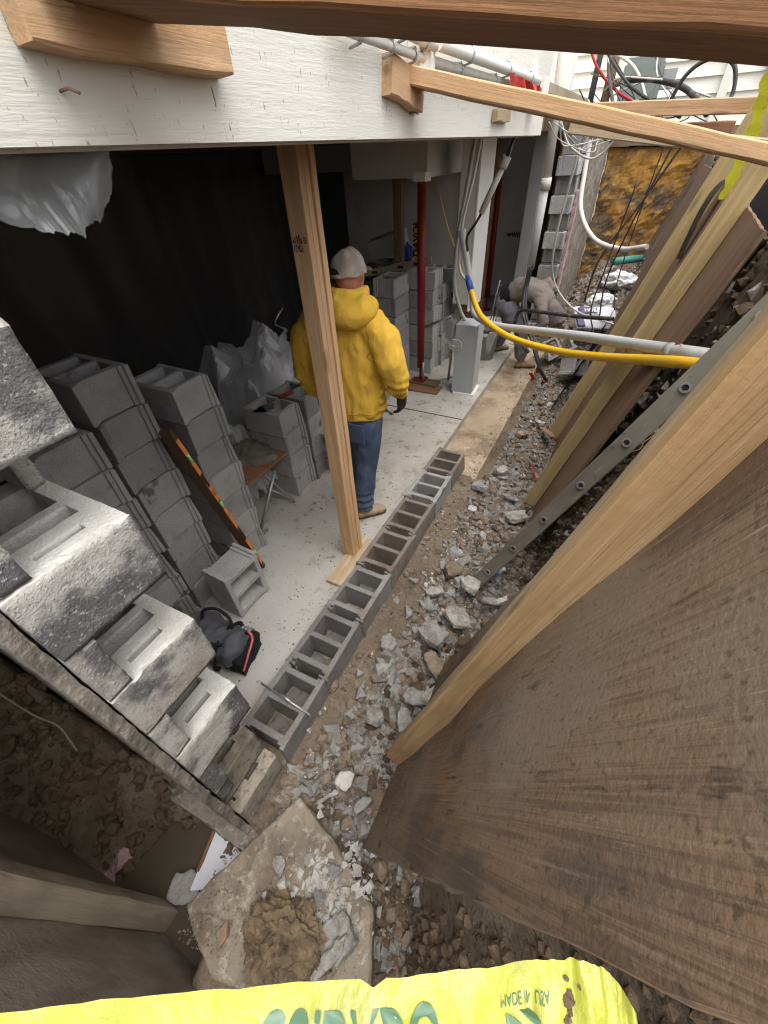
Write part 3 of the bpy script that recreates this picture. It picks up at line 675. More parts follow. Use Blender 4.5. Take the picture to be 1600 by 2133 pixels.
# doubled timber lying on the near sheet
dbl = thing('shoring_timber', 'thick doubled yellow timber leaning on the near plywood', 'timber', lean1(.62, -.05))
n1 = V((-.968, 0, .25))
board('plank', lean1(.603, -.06)+n1*.050, lean1(.600, 2.55)+n1*.050, .094, .042, T['pine_old'], up=(0, -1, 0), parent=dbl, cuts=16, bev=.004)
board('plank', lean1(.648, -.02)+n1*.045, lean1(.648, 2.55)+n1*.048, .090, .038, T['pine_pale'], up=(0, -1, 0), parent=dbl, cuts=16, bev=.006, jit=.0025)
# long 2x4s further along
n2 = V((-.965, 0, .262))
def lean2b(y, z): return lean2(y, z, .02)
board('shoring_plank', lean2b(2.93, -.1)+n2*.052, lean2b(2.95, 2.62)+n2*.052, .045, .10, T['pine'], up=n2, label='long yellowish plank leaning nearest the ladder', cat='plank', cuts=14)
board('shoring_plank', lean2b(4.12, -.1)+n2*.062, lean2b(4.10, 2.75)+n2*.062, .045, .115, T['pine'], up=n2, label='second long yellowish plank leaning behind the hoses', cat='plank', cuts=14)
board('shoring_plank', lean2b(4.45, -.05)+n2*.03, lean2b(4.75, 2.3)+n2*.03, .07, .04, T['stud'], up=n2, label='narrow grey brown plank beside the second yellowish plank', cat='plank', cuts=14)
board('shoring_plank', lean2b(4.50, -.1)+n2*.08, lean2b(4.54, .78)+n2*.06, .05, .03, T['fir'], up=n2, label='short raw board stub at the foot of the second plank', cat='board', cuts=6)
sheet('membrane_sheet', ((-.30, 4.72, -.1), (-.02, 6.9, -.02), (.05, 7.0, .42), (-.14, 4.85, .42)), T['black'], .006, 6, 6, .02, label='black plastic sheet edge standing behind the rubble', cat='plastic sheet')
# dark strip of felt hooked over the sheet's top
fb = bmesh.new(); L_ = []
for i in range(11):
    s = i/10; p = lean2(3.95-.12*s, 2.04-.42*s*s, .05+.05*math.sin(s*3)); q = p+V((.02, -.17+.06*s, .01))
    L_.append((fb.verts.new(p), fb.verts.new(q)))
for a, b in zip(L_, L_[1:]): fb.faces.new((a[0], a[1], b[1], b[0]))
bmesh.ops.solidify(fb, geom=list(fb.faces), thickness=.004)
mobj('felt_strip', fb, T['felt'], label='dark felt strip hooked over a plywood top edge', cat='felt strip')

# ladder lying against the bank
lad = thing('ladder', 'muddy grey ladder leaning on the bank between the timbers', 'ladder', (-.37, 1.843, -.16))
d0 = V((.12196, .01205, .27908)); d0n = d0.normalized(); P6 = V((-.3742, 1.8433, -.1661))
rd = V((.27, .95, -.16)); rd = (rd-d0n*rd.dot(d0n)).normalized(); nn = rd.cross(d0n)   # rung direction, outward normal
def lad_board(name, p0, p1, w, t, up): return board(name, p0, p1, w, t, T['alu'], up=up, parent=lad, bev=.002, jit=.0006)
for s, yo in ((0, 0), (1, .40)):
    a = P6+rd*yo-d0n*.02; b = P6+rd*yo+d0n*3.3
    r_ = lad_board('rail', a, b, .082, .006, rd)
    for q in (-1, 1):
        fl = board('flange', a+nn*.041*q+rd*.013*(1 if s == 0 else -1), b+nn*.041*q+rd*.013*(1 if s == 0 else -1), .006, .030, T['alu'], up=rd, bev=.001, jit=.0004)
        fl.parent = r_; fl.matrix_parent_inverse = (lad.matrix_basis @ r_.matrix_basis).inverted()
for k in range(10):
    p = P6+d0*k
    mobj('rung', tube_bm([p-rd*.008, p+rd*.41], .0165, 12), T['alu'], lad, M4=lad.matrix_basis.inverted())
    bm = bmesh.new()
    for seg in range(20):
        a0, a1 = 2*math.pi*seg/20, 2*math.pi*(seg+1)/20
        pr = lambda a, r: p-rd*.010+(nn*math.cos(a)+d0n*math.sin(a))*r
        vs4 = [bm.verts.new(v) for v in (pr(a0, .013), pr(a1, .013), pr(a1, .021), pr(a0, .021))]; bm.faces.new(vs4)
    bmesh.ops.remove_doubles(bm, verts=bm.verts, dist=1e-5); bmesh.ops.solidify(bm, geom=list(bm.faces), thickness=.005)
    mobj('rung_end', bm, T['steel'], lad, M4=lad.matrix_basis.inverted())
    mobj('rung_hole', tube_bm([p-rd*.0095, p-rd*.006], .0132, 16), T['ink'], lad, M4=lad.matrix_basis.inverted())

# ================================================================== STRUTS FROM THE HOUSE
def strut(name, A, B, w, t, m, label):
    return board(name, A, B, w, t, m, label=label, cat='beam', cuts=14, bev=.005)
A = at(313, 48, x=-.83); B = at(1600, 140, x=.095)
u = (B-A).normalized(); nh = u.cross(V((0, 0, 1))).normalized()
if nh.y > 0: nh = -nh
cA = A+nh*.10+V((0, 0, .047)); cB = B+nh*.10+V((0, 0, .047))
strut('brace_beam', cA, cB+(cB-cA)*.55, .20, .092, T['fir_dark'], 'massive brown brace beam crossing the top of the picture')
A = V((-.828, 1.83, 2.485)); B = V((.317, 2.215, 2.236)); u = (B-A).normalized(); nh = u.cross(V((0, 0, 1))).normalized()
if nh.y < 0: nh = -nh
up_ = nh.cross(u); up_ = up_ if up_.z > 0 else -up_
cA = A+nh*.06-up_*.024; cB = B+nh*.06-up_*.024
strut('brace_beam', cA, cB+(cB-cA)*.25, .12, .05, T['fir'], 'orange brown brace running from the small wall pad to the bank')
strut('brace_beam', V((-.40, 2.72, 2.318)), V((.60, 2.72, 2.178)), .045, .06, T['pine_pale'], 'pale brace board just behind the orange brown brace')
strut('brace_beam', V((-.53, 4.6, 2.425)), V((.52, 4.6, 2.385)), .045, .085, T['fir'], 'far horizontal brace board below the clapboards')
strut('brace_beam', V((-.35, 5.1, 2.29)), V((.46, 5.0, 2.275)), .05, .09, T['red_wood'], 'lower reddish brace board under the loops of cable')
strut('brace_beam', V((.95, 9.6, 3.6)), V((.62, 5.2, 2.35)), .05, .09, T['fir'], 'thin diagonal prop board in front of the clapboards')
# pads screwed to the siding
def pad(p0, p1, w, t, m, label):
    return board('wall_pad', p0, p1, w, t, m, up=(1, 0, 0), label=label, cat='wood block', cuts=6, bev=.004, jit=.003)
pad((-.838, .545, 2.452), (-.838, .945, 2.445), .092, .046, T['fir'], 'rough wooden pad on the siding under the massive beam')
pad((-.843, 1.70, 2.455), (-.843, 1.97, 2.415), .095, .038, T['fir'], 'tilted wooden pad on the siding at the end of the orange brace')
pad((-.845, 3.0, 2.385), (-.845, 3.3, 2.385), .05, .03, T['pine_pale'], 'thin pale ledger strip low on the siding near the red tape')
# nails in the siding
for (px, py, lb) in ((125, 190, 'bent nail sticking from the siding at the far left'), (853, 236, 'rusty nail in the siding under the tilted pad')):
    p = at(px, py, x=-.862)
    tube('nail', [p, p+V((.02, .002, .002)), p+V((.032, .01, -.004))], .0022, T['rust'], seg=6, label=lb, cat='nail')

# pipes and boxes on the siding
for (a, b, r, m, lb) in (((-.815, 1.36, 2.512), (-.815, 1.93, 2.503), .012, 'pvc', 'short painted pipe on the siding left of the white trim'), ((-.80, 1.40, 2.55), (-.80, 2.0, 2.535), .014, 'pvc', 'upper painted pipe on the siding left of the white trim'),
                         ((-.80, 2.02, 2.548), (-.80, 3.76, 2.552), .022, 'white', 'thick white pipe strapped along the siding'), ((-.83, 2.04, 2.505), (-.83, 3.55, 2.512), .016, 'pvc', 'thinner dusty pipe below the thick white pipe')):
    pt = thing('wall_pipe', lb, 'pipe', a)
    mobj('pipe', tube_bm([V((0, 0, 0)), (V(b)-V(a))*.5, V(b)-V(a)], r, 14), T[m], pt)
    for s in (.2, .55, .85):
        c = (V(b)-V(a))*s
        mobj('strap', tube_bm([c+V((-.03, 0, -r-.01)), c+V((r*.6, 0, -r-.003)), c+V((r+.004, 0, 0)), c+V((r*.6, 0, r+.003)), c+V((-.03, 0, r+.004))], .004, 6), T['steel'], pt)
mobj('trim_board', box_bm(-.861, -.815, 1.90, 2.04, 2.465, 3.4, .004), T['white'], label='white vertical trim box on the siding between the pipes', cat='trim')
mobj('junction_box', box_bm(-.86, -.77, 3.80, 3.98, 2.47, 2.58, .006), T['white'], label='small white box at the end of the thick white pipe', cat='junction box')
rt = bmesh.new(); p0 = at(1060, 165, x=-.78); p1 = at(1130, 187, x=-.76)
rows = []
for i in range(14):
    s = i/13; p = p0.lerp(p1, s); wv = .022*(1-.5*s)
    rows.append((rt.verts.new(p+V((.012*math.sin(i*1.9), 0, wv+.006*math.sin(i*2.3)))), rt.verts.new(p+V((.012*math.cos(i*1.3), 0, -wv)))))
for a, b in zip(rows, rows[1:]): rt.faces.new((a[0], a[1], b[1], b[0]))
mobj('warning_flag', rt, T['red'], label='crumpled red plastic flag tied at the white pipe end', cat='flag tape')
# ================================================================== TOOLS AND LOOSE THINGS ON THE SLAB
# spirit level leaning on the stacks
lp0, lp1 = V((-1.79, 1.285, .012)), V((-1.86, 1.085, 1.255))
lv = thing('spirit_level', 'long dark spirit level with orange edge leaning on the stacks', 'spirit level', lp0)
ly_up = V((.82, .35, .25))
bd = board('body', lp0, lp1, .030, .062, T['level_body'], up=ly_up, parent=lv, bev=.002, jit=.0004)
M4 = lv.matrix_basis.inverted() @ frame(lp0, lp1, ly_up)
for a, b in ((.06, .16), (.20, .34), (.47, .66), (.73, .88), (.95, 1.05), (1.09, 1.2)):
    mobj('orange_strip', box_bm(a, b, -.0155, .0155, .0312, .0325), T['orange_paint'], lv, M4=M4)
for c in (.18, .69, 1.07):
    mobj('vial', tube_bm([(c-.028, 0, .031), (c+.028, 0, .031)], .010, 10), T['vial'], lv, M4=M4)
for c in (.39, .9): mobj('hand_hole', box_bm(c-.05, c+.05, -.011, .011, .0312, .0328), T['ink'], lv, M4=M4)
tm = text_mesh('JVC', .03)
mobj('lettering', tm, T['ink'], lv, M4=M4 @ Matrix.Translation((.80, 0, .0335)))
# mortar board on its folding stand
ms = thing('mortar_stand', 'reddish mortar board on a folding steel stand', 'mortar stand', (-2.2, 1.75, 0))
bz = .47
q4 = [at(598, 942, z=bz), at(505, 880, z=bz), at(440, 960, z=bz), at(488, 1036, z=bz)]
bm = bmesh.new(); bm.faces.new([bm.verts.new(p) for p in q4]); bmesh.ops.recalc_face_normals(bm, faces=bm.faces)
g = bmesh.ops.extrude_face_region(bm, geom=list(bm.faces)); bmesh.ops.translate(bm, verts=[v for v in g['geom'] if isinstance(v, bmesh.types.BMVert)], vec=(0, 0, -.02))
bmesh.ops.recalc_face_normals(bm, faces=bm.faces); bevel_sharp(bm, .002)
mobj('board', bm, T['red_wood'], ms, M4=ms.matrix_basis.inverted())
def leg(a, b): mobj('leg', tube_bm([a, b], .013, 10), T['steel'], ms, M4=ms.matrix_basis.inverted())
leg(at(573, 980, z=.45), V((-2.03, 1.56, .012))); leg(V((-2.45, 1.95, .45)), V((-2.0, 1.995, .014))); leg(V((-2.1, 1.55, .45)), V((-2.55, 2.2, .014))); leg(V((-2.55, 1.8, .45)), V((-2.6, 1.6, .014)))
mobj('foot_bar', tube_bm([V((-2.03, 1.50, .014)), V((-2.0, 1.62, .014))], .014, 8), T['steel'], ms, M4=ms.matrix_basis.inverted())
mobj('cross_bar', tube_bm([V((-2.02, 1.99, .05)), V((-2.5, 1.9, .22))], .011, 8), T['steel'], ms, M4=ms.matrix_basis.inverted())
# the mortar heaped on it
mc = at(520, 950, z=bz); bm = bmesh.new(); n = 40
rows = []
for i in range(16):
    r_ = []
    for k in range(n):
        a = 2*math.pi*k/n; rr = (i/15)*.215*(1+.10*math.sin(a*3+1)+.05*math.sin(a*7)); x, y = rr*math.cos(a)*1.05, rr*math.sin(a)*.85
        e = i/15; z = .085*(1-e*e)**.7*(1 if e < 1 else 0)+fbm((x, y, 1), 16, 4)*.028*(1-e**4)+.006*math.sin(e*16)
        r_.append(bm.verts.new((x, y, max(0, z) if i < 15 else -.002)))
    rows.append(r_)
for i in range(15):
    for k in range(n): bm.faces.new((rows[i][k], rows[i+1][k], rows[i+1][(k+1) % n], rows[i][(k+1) % n])).smooth = True
bmesh.ops.remove_doubles(bm, verts=bm.verts, dist=1e-5)
mobj('mortar_heap', bm, T['wet_mortar'], loc=mc+V((-.02, .02, .001)), label='wet grey mortar heaped on the reddish board', cat='mortar')
# trowel resting on the stack
tr = thing('trowel', 'pointed mason trowel lying on the dark block stack', 'trowel', (-2.19, 2.17, .802), rz=math.radians(62))
bm = bmesh.new(); vv = [bm.verts.new(p) for p in ((-.15, 0, .002), (-.05, .062, .002), (.02, .05, .002), (.03, 0, .004), (.02, -.05, .002), (-.05, -.062, .002))]
bm.faces.new(vv); bmesh.ops.solidify(bm, geom=list(bm.faces), thickness=.002); mobj('blade', bm, T['brass'], tr)
mobj('shank', tube_bm([(.03, 0, .006), (.05, 0, .03), (.09, 0, .05)], .005, 8), T['brass'], tr)
mobj('handle', tube_bm([(.085, 0, .05), (.11, 0, .053), (.16, 0, .056), (.21, 0, .058), (.22, 0, .058)], [.012, .016, .014, .017, .012], 10), T['redpost'], tr)
# clear plastic bunched up behind
def plastic(name, m, c, size, seed, label, cat='plastic sheet', vox=.022, crumple=.16):
    bm = bmesh.new(); bmesh.ops.create_icosphere(bm, subdivisions=5, radius=1)
    me = bpy.data.meshes.new(name); bm.to_mesh(me); bm.free()
    for v in me.vertices:
        p = v.co.copy()
        k = 1+crumple*1.3*fbm(p, 1.1, 2, seed)+crumple*.8*(1-2*abs(fbm(p, 1.7, 2, seed+3)))+crumple*.30*(1-2*abs(fbm(p, 4.2, 2, seed+6)))
        v.co = V((p.x*size[0]*k, p.y*size[1]*k, max(-.02, (p.z*size[2]*k+size[2]*.72))))
    smooth(me); return mobj(name, me, m, loc=c, label=label, cat=cat)
def film_heap(label, c, size, seed, layers=3):
    t = thing('plastic_sheet', label, 'plastic sheet', c)
    for q in range(layers):
        bm = bmesh.new(); n = 64; G = []
        r_ = random.Random(seed+q); ox, oy, sz = r_.uniform(-.12, .12)*size[0], r_.uniform(-.12, .12)*size[1], 1-.13*q
        for i in range(n+1):
            row_ = []
            for j in range(n+1):
                u, v = i/n*2-1, j/n*2-1; d = math.sqrt(u*u*.8+v*v)
                rg1 = 1-2.4*abs(fbm((u, v, q), 1.3, 1, seed+q*5)); rg2 = 1-2.4*abs(fbm((u, v, q+3), 3.1, 1, seed+q*7)); rg3 = 1-2.4*abs(fbm((u, v, q+3), 7, 1, seed+q))
                h = max(0, 1-d**3.2)*(.80+.22*rg1)+.16*rg2*(1-d*.3)+.03*rg3
                row_.append(bm.verts.new((ox+u*size[0]*sz*(1+.12*rg2), oy+v*size[1]*sz*(1+.12*rg1), max(.004+.004*q, h*size[2]*sz))))
            G.append(row_)
        for i in range(n):
            for j in range(n):
                if (u:=(i+.5)/n*2-1)**2+((j+.5)/n*2-1)**2 < 1.05+.25*fbm((u, j*.1, 2), 2, 2, seed): bm.faces.new((G[i][j], G[i+1][j], G[i+1][j+1], G[i][j+1]))
        for v in [v for v in bm.verts if not v.link_faces]: bm.verts.remove(v)
        mobj('film_layer', bm, T['film'], t)
film_heap('bunched clear plastic sheet heaped behind the block stacks', (-2.92, 2.95, .0), (.72, .55, .98), 4, 5)
pk = bmesh.new()      # its upright torn corner
prow = []
for i in range(14):
    s = i/13
    a = V((-3.02+.42*s, 3.0-.05*s, .62+.28*s)); bq = V((-2.74+.14*s, 3.0, .55+.72*s**.7))
    prow.append([pk.verts.new(a.lerp(bq, t/8)+V((.03*math.sin(t*1.7+i), .06*math.sin(t*1.1+i*.8), .02*math.cos(i*1.3+t)))) for t in range(9)])
for r1, r2 in zip(prow, prow[1:]):
    for t in range(8): pk.faces.new((r1[t], r1[t+1], r2[t+1], r2[t])).smooth = True
mobj('plastic_corner', pk, T['film'], label='clear plastic corner standing up from the bunched sheet', cat='plastic sheet')
film_heap('loose clear plastic fold between the stacks and mortar board', (-2.55, 2.0, .0), (.30, .25, .55), 19, 2)
# hanging black film along the back of the bay
def curtain(name, path, z0, z1, m, label, amp=.05, n=160, seed=1):
    pts = catmull(path, max(2, n//(len(path)-1))); bm = bmesh.new(); cols = []
    for i, p in enumerate(pts):
        t = (pts[min(i+1, len(pts)-1)]-pts[max(0, i-1)]).normalized(); nr = V((-t.y, t.x, 0)); col_ = []
        for k in range(13):
            s = k/12; wv = amp*(math.sin(i*.42+s*.7)+.6*math.sin(i*.97+s*2+seed)+.4*fbm((i*.05, s, seed), 2, 2))*(.35+.65*(1-s))
            col_.append(bm.verts.new(V((p.x, p.y, z0+(z1-z0)*s))+nr*wv))
        cols.append(col_)
    for a, b in zip(cols, cols[1:]):
        for k in range(12): bm.faces.new((a[k], b[k], b[k+1], a[k+1])).smooth = True
    return mobj(name, bm, m, label=label, cat='plastic sheet')
curtain('plastic_curtain', [(-3.4, .34, 0), (-3.55, 1.6, 0), (-3.9, 3.2, 0), (-4.3, 4.8, 0), (-4.9, 7.0, 0)], .0, 2.335, T['blackfilm'], 'black plastic sheeting hung across the back of the basement', amp=.03, n=90)
curtain('clear_curtain', [(-3.25, .75, 0), (-3.30, 2.0, 0), (-3.45, 3.2, 0), (-3.55, 4.0, 0), (-3.75, 4.9, 0)], .05, 2.33, mat('thin_film', (.55, .55, .55), [], [(1.6, (1, 1, .2), .6, 4)], .2, alpha=.045, spec=.9), 'thin clear film hanging in front of the black sheeting', amp=.045, n=110, seed=3)
# torn cloudy plastic hanging from the siding at the upper left
tp = bmesh.new(); grid = []
for i in range(121):
    s = i/120; y = .36+.30*s; dep = lerp_tab(s, [(0, .07), (.12, .10), (.4, .150), (.55, .160), (.62, .168), (.66, .150), (.74, .147), (.78, .152), (.82, .132), (.93, .10), (.97, .06), (1, .055)])+.006*fbm((s*14, 1, 2), 2.2, 4)+.003*fbm((s*60, 4, 2), 2, 2)
    grid.append([tp.verts.new((-.93+.016*math.sin(s*7+t*.3)-.012*t/10*math.sin(s*11)+.02*(t/12)+.005*fbm((s*5, t*.2, 1), 1.5, 2), y, 2.315-.80*dep*t/12)) for t in range(13)])
for a, b in zip(grid, grid[1:]):
    for t in range(12): tp.faces.new((a[t], b[t], b[t+1], a[t+1])).smooth = True
mobj('torn_plastic', tp, T['film_torn'], label='torn cloudy plastic scrap hanging under the siding at upper left', cat='plastic sheet')
# tool bag on the slab
tb = thing('tool_bag', 'open grey tool bag with pink trim on the slab behind the toothed wall', 'tool bag', (-1.585, .655, 0), rz=math.radians(8))
tb.scale = (.86, .86, .86)
bm = bmesh.new(); tube_bm([(-.27, 0, .11), (-.24, 0, .12), (0, 0, .13), (.2, 0, .12), (.25, 0, .10)], [(.07, .10), (.115, .15), (.125, .16), (.115, .15), (.06, .10)], 20, bm)
me = remeshed(bm, .014, 2); displace(me, .035, 7, 3, 2)
for v in me.vertices: v.co.z = max(v.co.z, .002)
mobj('body', me, T['bag_cloth'], tb)
for s in (-1, 1):
    mobj('handle', tube_bm(catmull([(-.13, s*.06, .22), (-.11, s*.10, .30), (0, s*.12, .33), (.10, s*.10, .29), (.13, s*.06, .22)], 6), .011, 8), T['black'], tb)
    mobj('strap', tube_bm(catmull([(.10, s*.05, .245), (.12, s*.13, .2), (.10, s*.165, .10), (.09, s*.14, .01)], 5), [(.016, .004)]*16, 8), T['black'], tb)
pkx = rough_box(.13, .29, -.12, .12, .02, .17, .02, .02, 8, 4); mobj('pocket', pkx, T['black'], tb)
mobj('zip_trim', tube_bm(catmull([(.29, -.12, .07), (.30, -.03, .16), (.28, .06, .19), (.22, .10, .20)], 6), .008, 6), T['pink'], tb)
mobj('zip_trim', tube_bm(catmull([(-.02, .15, .22), (.05, .13, .245), (.10, .10, .25)], 5), .007, 6), T['pink'], tb)
for i in range(3): mobj('buckle', tube_bm([V((.16+.03*i, .1, .19)), V((.17+.03*i, .13, .18))], .012, 8), T['steel'], tb)
# mason's line along the row
tube('string_line', [(-1.118, .55, .121), (-1.114, 1.9, .1195), (-1.118, 3.2, .121)], .0016, T['rope'], seg=5, label='thin white mason line stretched along the block row', cat='string')
lp = thing('line_holder', 'metal line holder clipped across the nearest row block', 'line holder', (-1.118, .56, .117))
mobj('bar', tube_bm([(-.03, .0, .006), (.30, -.02, .006)], .006, 6), T['steel'], lp)
mobj('spring', tube_bm([(.10, -.004, .010), (.18, -.012, .010)], .009, 8), T['steel'], lp)
mobj('hook', tube_bm([(.30, -.02, .006), (.305, -.02, -.02), (.292, -.03, -.03)], .005, 6), T['steel'], lp)
mobj('hook', tube_bm([(-.03, 0, .006), (-.045, .02, .014), (-.05, -.01, .02)], .005, 6), T['steel'], lp)
# scraps on the slab near the man
for i, (px, py, l_) in enumerate(((800, 850, .10), (812, 858, .07), (790, 868, .06))):
    p = at(px, py, z=.012); board('wood_scrap', p, p+V((l_*.8, -l_*.5, 0)), .03, .02, T['stud'], cuts=2, label=('longest', 'middle', 'shortest')[i]+' dark wood scrap on the slab by the glove', cat='scrap')
tube('wire_loop', [(-1.30, .85, .004), (-1.22, .95, .02), (-1.16, .93, .03), (-1.14, .86, .02)], .0015, T['rope'], n=8, seg=5, label='thin loop of wire on the slab beside the tool bag', cat='wire')

# ================================================================== SERVICES IN THE MIDDLE DISTANCE
eb = thing('electrical_box', 'grey steel electrical box standing on the slab edge', 'electrical box', (-1.36, 4.66, 0), rz=math.radians(3))
mobj('body', box_bm(-.12, .12, -.13, .13, .02, .80, .004), T['ebox'], eb)
mobj('cover', box_bm(.121, .135, -.135, .135, .05, .815, .003), T['ebox'], eb)
mobj('base_plate', box_bm(-.10, .16, -.15, .15, .001, .019, .003), T['white'], eb)
for (y, z) in ((-.1, .12), (.1, .14), (-.09, .7), (.1, .72)): mobj('screw', tube_bm([(.134, y, z), (.139, y, z)], .007, 8), T['steel'], eb)
mobj('knockout', tube_bm([(-.03, -.131, .14), (-.03, -.134, .14)], .035, 18), T['ebox'], eb)
mobj('gang_box', box_bm(-.21, -.125, -.20, -.10, .66, .84, .006), T['steel'], thing('switch_box', 'small galvanised box on the rail beside the electrical box', 'switch box', (-1.36, 4.66, 0)))
fx = thing('flexible_conduit', 'ribbed grey flexible conduit rising from the electrical box', 'conduit', (-1.42, 4.66, .8))
pts = catmull([(-1.42, 4.68, .80), (-1.50, 4.69, .92), (-1.585, 4.69, 1.20), (-1.57, 4.69, 1.62), (-1.515, 4.69, 2.0), (-1.475, 4.69, 2.34)], 40)
mobj('hose', tube_bm([p-V((-1.42, 4.66, .8)) for p in pts], [.021 if i % 2 else .0175 for i in range(len(pts))], 10), T['conduit'], fx)
tube('white_cable', [(-1.36, 4.5, 1.22), (-1.47, 4.55, 1.30), (-1.52, 4.6, 1.45), (-1.50, 4.6, 1.75), (-1.44, 4.62, 2.05), (-1.40, 4.64, 2.34)], .013, T['rope'], n=8, seg=8, label='white cable running down beside the ribbed conduit', cat='cable')
gc = thing('grey_conduit', 'long grey plastic conduit bending out over the trench', 'conduit', (-1.4, 4.6, 1.6))
pts = catmull([(-1.49, 4.60, 1.59), (-1.415, 4.60, 1.33), (-1.34, 4.58, 1.10), (-1.27, 4.50, .93), at(1030, 677, y=4.3), at(1100, 687, y=3.95), at(1200, 699, y=3.4), at(1300, 714, y=2.9), at(1380, 727, y=2.5), at(1452, 739, y=2.2), at(1540, 752, y=2.15)], 10)
mobj('pipe', tube_bm([p-V((-1.4, 4.6, 1.6)) for p in pts], .033, 14), T['conduit'], gc)
mobj('split_end', tube_bm([V((-.09, 0, -.02)), V((-.105, .0, .03)), V((-.112, 0, .06))], [.033, .040, .044], 12, cap=False), T['conduit'], gc)
mobj('coupling', tube_bm([pts[-19]-V((-1.4, 4.6, 1.6)), pts[-17]-V((-1.4, 4.6, 1.6))], .037, 14), T['conduit'], gc)
tube('tie_wire', [pts[-16]+V((-.01, -.02, .04)), pts[-14]+V((.0, -.045, .01)), pts[-14]+V((0, -.05, -.08))], .004, T['rope'], n=5, seg=6, label='pale wire tied round the end of the grey conduit', cat='wire')
yh = thing('yellow_hose', 'yellow gas hose sagging across the trench below the grey conduit', 'hose', (-1.3, 4.4, 1.2))
o_ = V((-1.3, 4.4, 1.2))
pts = catmull([(-1.31, 4.40, 1.19), at(1000, 655, y=4.25), at(1040, 690, y=4.05), at(1090, 713, y=3.8), at(1170, 733, y=3.4), at(1260, 744, y=2.95), at(1350, 750, y=2.5), at(1428, 755, y=2.2), at(1520, 758, y=2.12)], 12)
mobj('pipe', tube_bm([p-o_ for p in pts], .028, 14), T['yellow_hose'], yh)
mobj('blue_tape', tube_bm([V((-1.375, 4.46, 1.295))-o_, V((-1.34, 4.43, 1.24))-o_, V((-1.30, 4.392, 1.18))-o_], [.020, .033, .031], 12), T['blue'], yh)
# diagonal cable in a cracked conduit
dc = thing('broken_conduit', 'cracked pale conduit with cables slanting up to the red tape', 'conduit', (-1.25, 4.3, 1.8))
o_ = V((-1.25, 4.3, 1.8))
mobj('cable_bundle', tube_bm([p-o_ for p in catmull([(-1.41, 4.52, 1.50), (-1.37, 4.35, 1.64), (-1.253, 4.3, 1.80), (-1.10, 4.3, 2.13), (-1.04, 4.3, 2.28), (-.93, 4.3, 2.46)], 8)], .012, 8), T['rubber'], dc)
mobj('conduit', tube_bm([V((-1.245, 4.3, 1.82))-o_, V((-1.10, 4.3, 2.13))-o_], .026, 12), T['pvc'], dc)
mobj('fitting', tube_bm([V((-1.105, 4.3, 2.12))-o_, V((-1.075, 4.3, 2.19))-o_], .038, 8), T['pvc'], dc)
mobj('upper_conduit', tube_bm([V((-1.035, 4.3, 2.30))-o_, V((-.93, 4.3, 2.47))-o_, V((-.90, 4.28, 2.53))-o_], .024, 12), T['conduit'], dc)
mobj('red_tape', tube_bm([V((-.985, 4.3, 2.40))-o_, V((-.955, 4.28, 2.46))-o_, V((-.95, 4.27, 2.52))-o_], [.030, .018, .03], 8), T['red'], dc)
for i in range(4):
    mobj('wire', tube_bm([V((-1.075+.006*i, 4.3, 2.19))-o_, V((-1.055+.006*i, 4.3-.01*i, 2.25))-o_, V((-1.035+.003*i, 4.3, 2.30))-o_], .004, 6), T['rope' if i % 2 else 'rubber'], dc)
tube('yellow_stick', [(-1.89, 4.8, 2.05), (-1.72, 4.8, 1.62), (-1.53, 4.8, 1.28)], .007, T['lettering_y'], seg=6, label='thin yellow rod leaning behind the ribbed conduit', cat='rod')
# coil of white wire on the box
cw = bmesh.new()
for k in range(4):
    pts = [V((-1.46+.075*math.cos(a/8*math.pi*2+k), 4.505-.006*k, .56+.018*k+.035*math.sin(a/8*math.pi*2+k))) for a in range(9)]
    tube_bm(catmull(pts, 4), .006, 6, cw)
mobj('wire_coil', cw, T['rope'], label='small white wire coil tied to the electrical box', cat='wire coil')
# red adjustable steel posts
for (x, y, lb, foot) in ((-1.93, 4.62, 'dark red steel post on wood scraps beside the electrical box', .07), (-2.03, 7.9, 'farther dark red steel post behind the bending worker', .03)):
    rp = thing('steel_post', lb, 'steel post', (x, y, 0))
    mobj('tube', tube_bm([(-.0, 0, .22), (-.03, .03, 2.03)], .044, 18), T['redpost'], rp)
    mobj('screw', tube_bm([(0, 0, foot), (0, 0, .24)], .016, 10), T['redpost'], rp)
    mobj('base_plate', box_bm(-.075, .075, -.075, .075, foot-.012, foot, .002), T['redpost'], rp)
    mobj('head_plate', box_bm(-.085, .035, -.05, .10, 2.03, 2.10, .003), T['white'], rp)
    mobj('cross_pin', tube_bm([(-.08, -.04, foot+.03), (.09, .04, foot+.03)], .008, 6), T['steel'], rp)
board('base_board', (-2.08, 4.48, .015), (-1.62, 4.50, .015), .22, .026, T['red_wood'], cuts=3, label='lower reddish board under the near red post', cat='board')
board('base_board', (-2.05, 4.62, .043), (-1.68, 4.60, .043), .16, .026, T['stud'], cuts=3, label='upper dusty board under the near red post', cat='board')
# rail frame beside the post
rf = thing('pipe_frame', 'low grey pipe frame between the red post and electrical box', 'pipe frame', (-1.75, 4.7, 0)); o_ = V((-1.75, 4.7, 0))
for pts in ([(-1.93, 4.75, .66), (-1.60, 4.72, .82)], [(-1.60, 4.72, .80), (-1.58, 4.73, .32), (-1.60, 4.75, .05)], [(-1.86, 4.62, .03), (-1.55, 4.86, .06)], [(-1.88, 4.58, .30), (-1.88, 4.60, .02)]):
    mobj('pipe', tube_bm([V(p)-o_ for p in pts], .017, 8), T['steel'], rf)
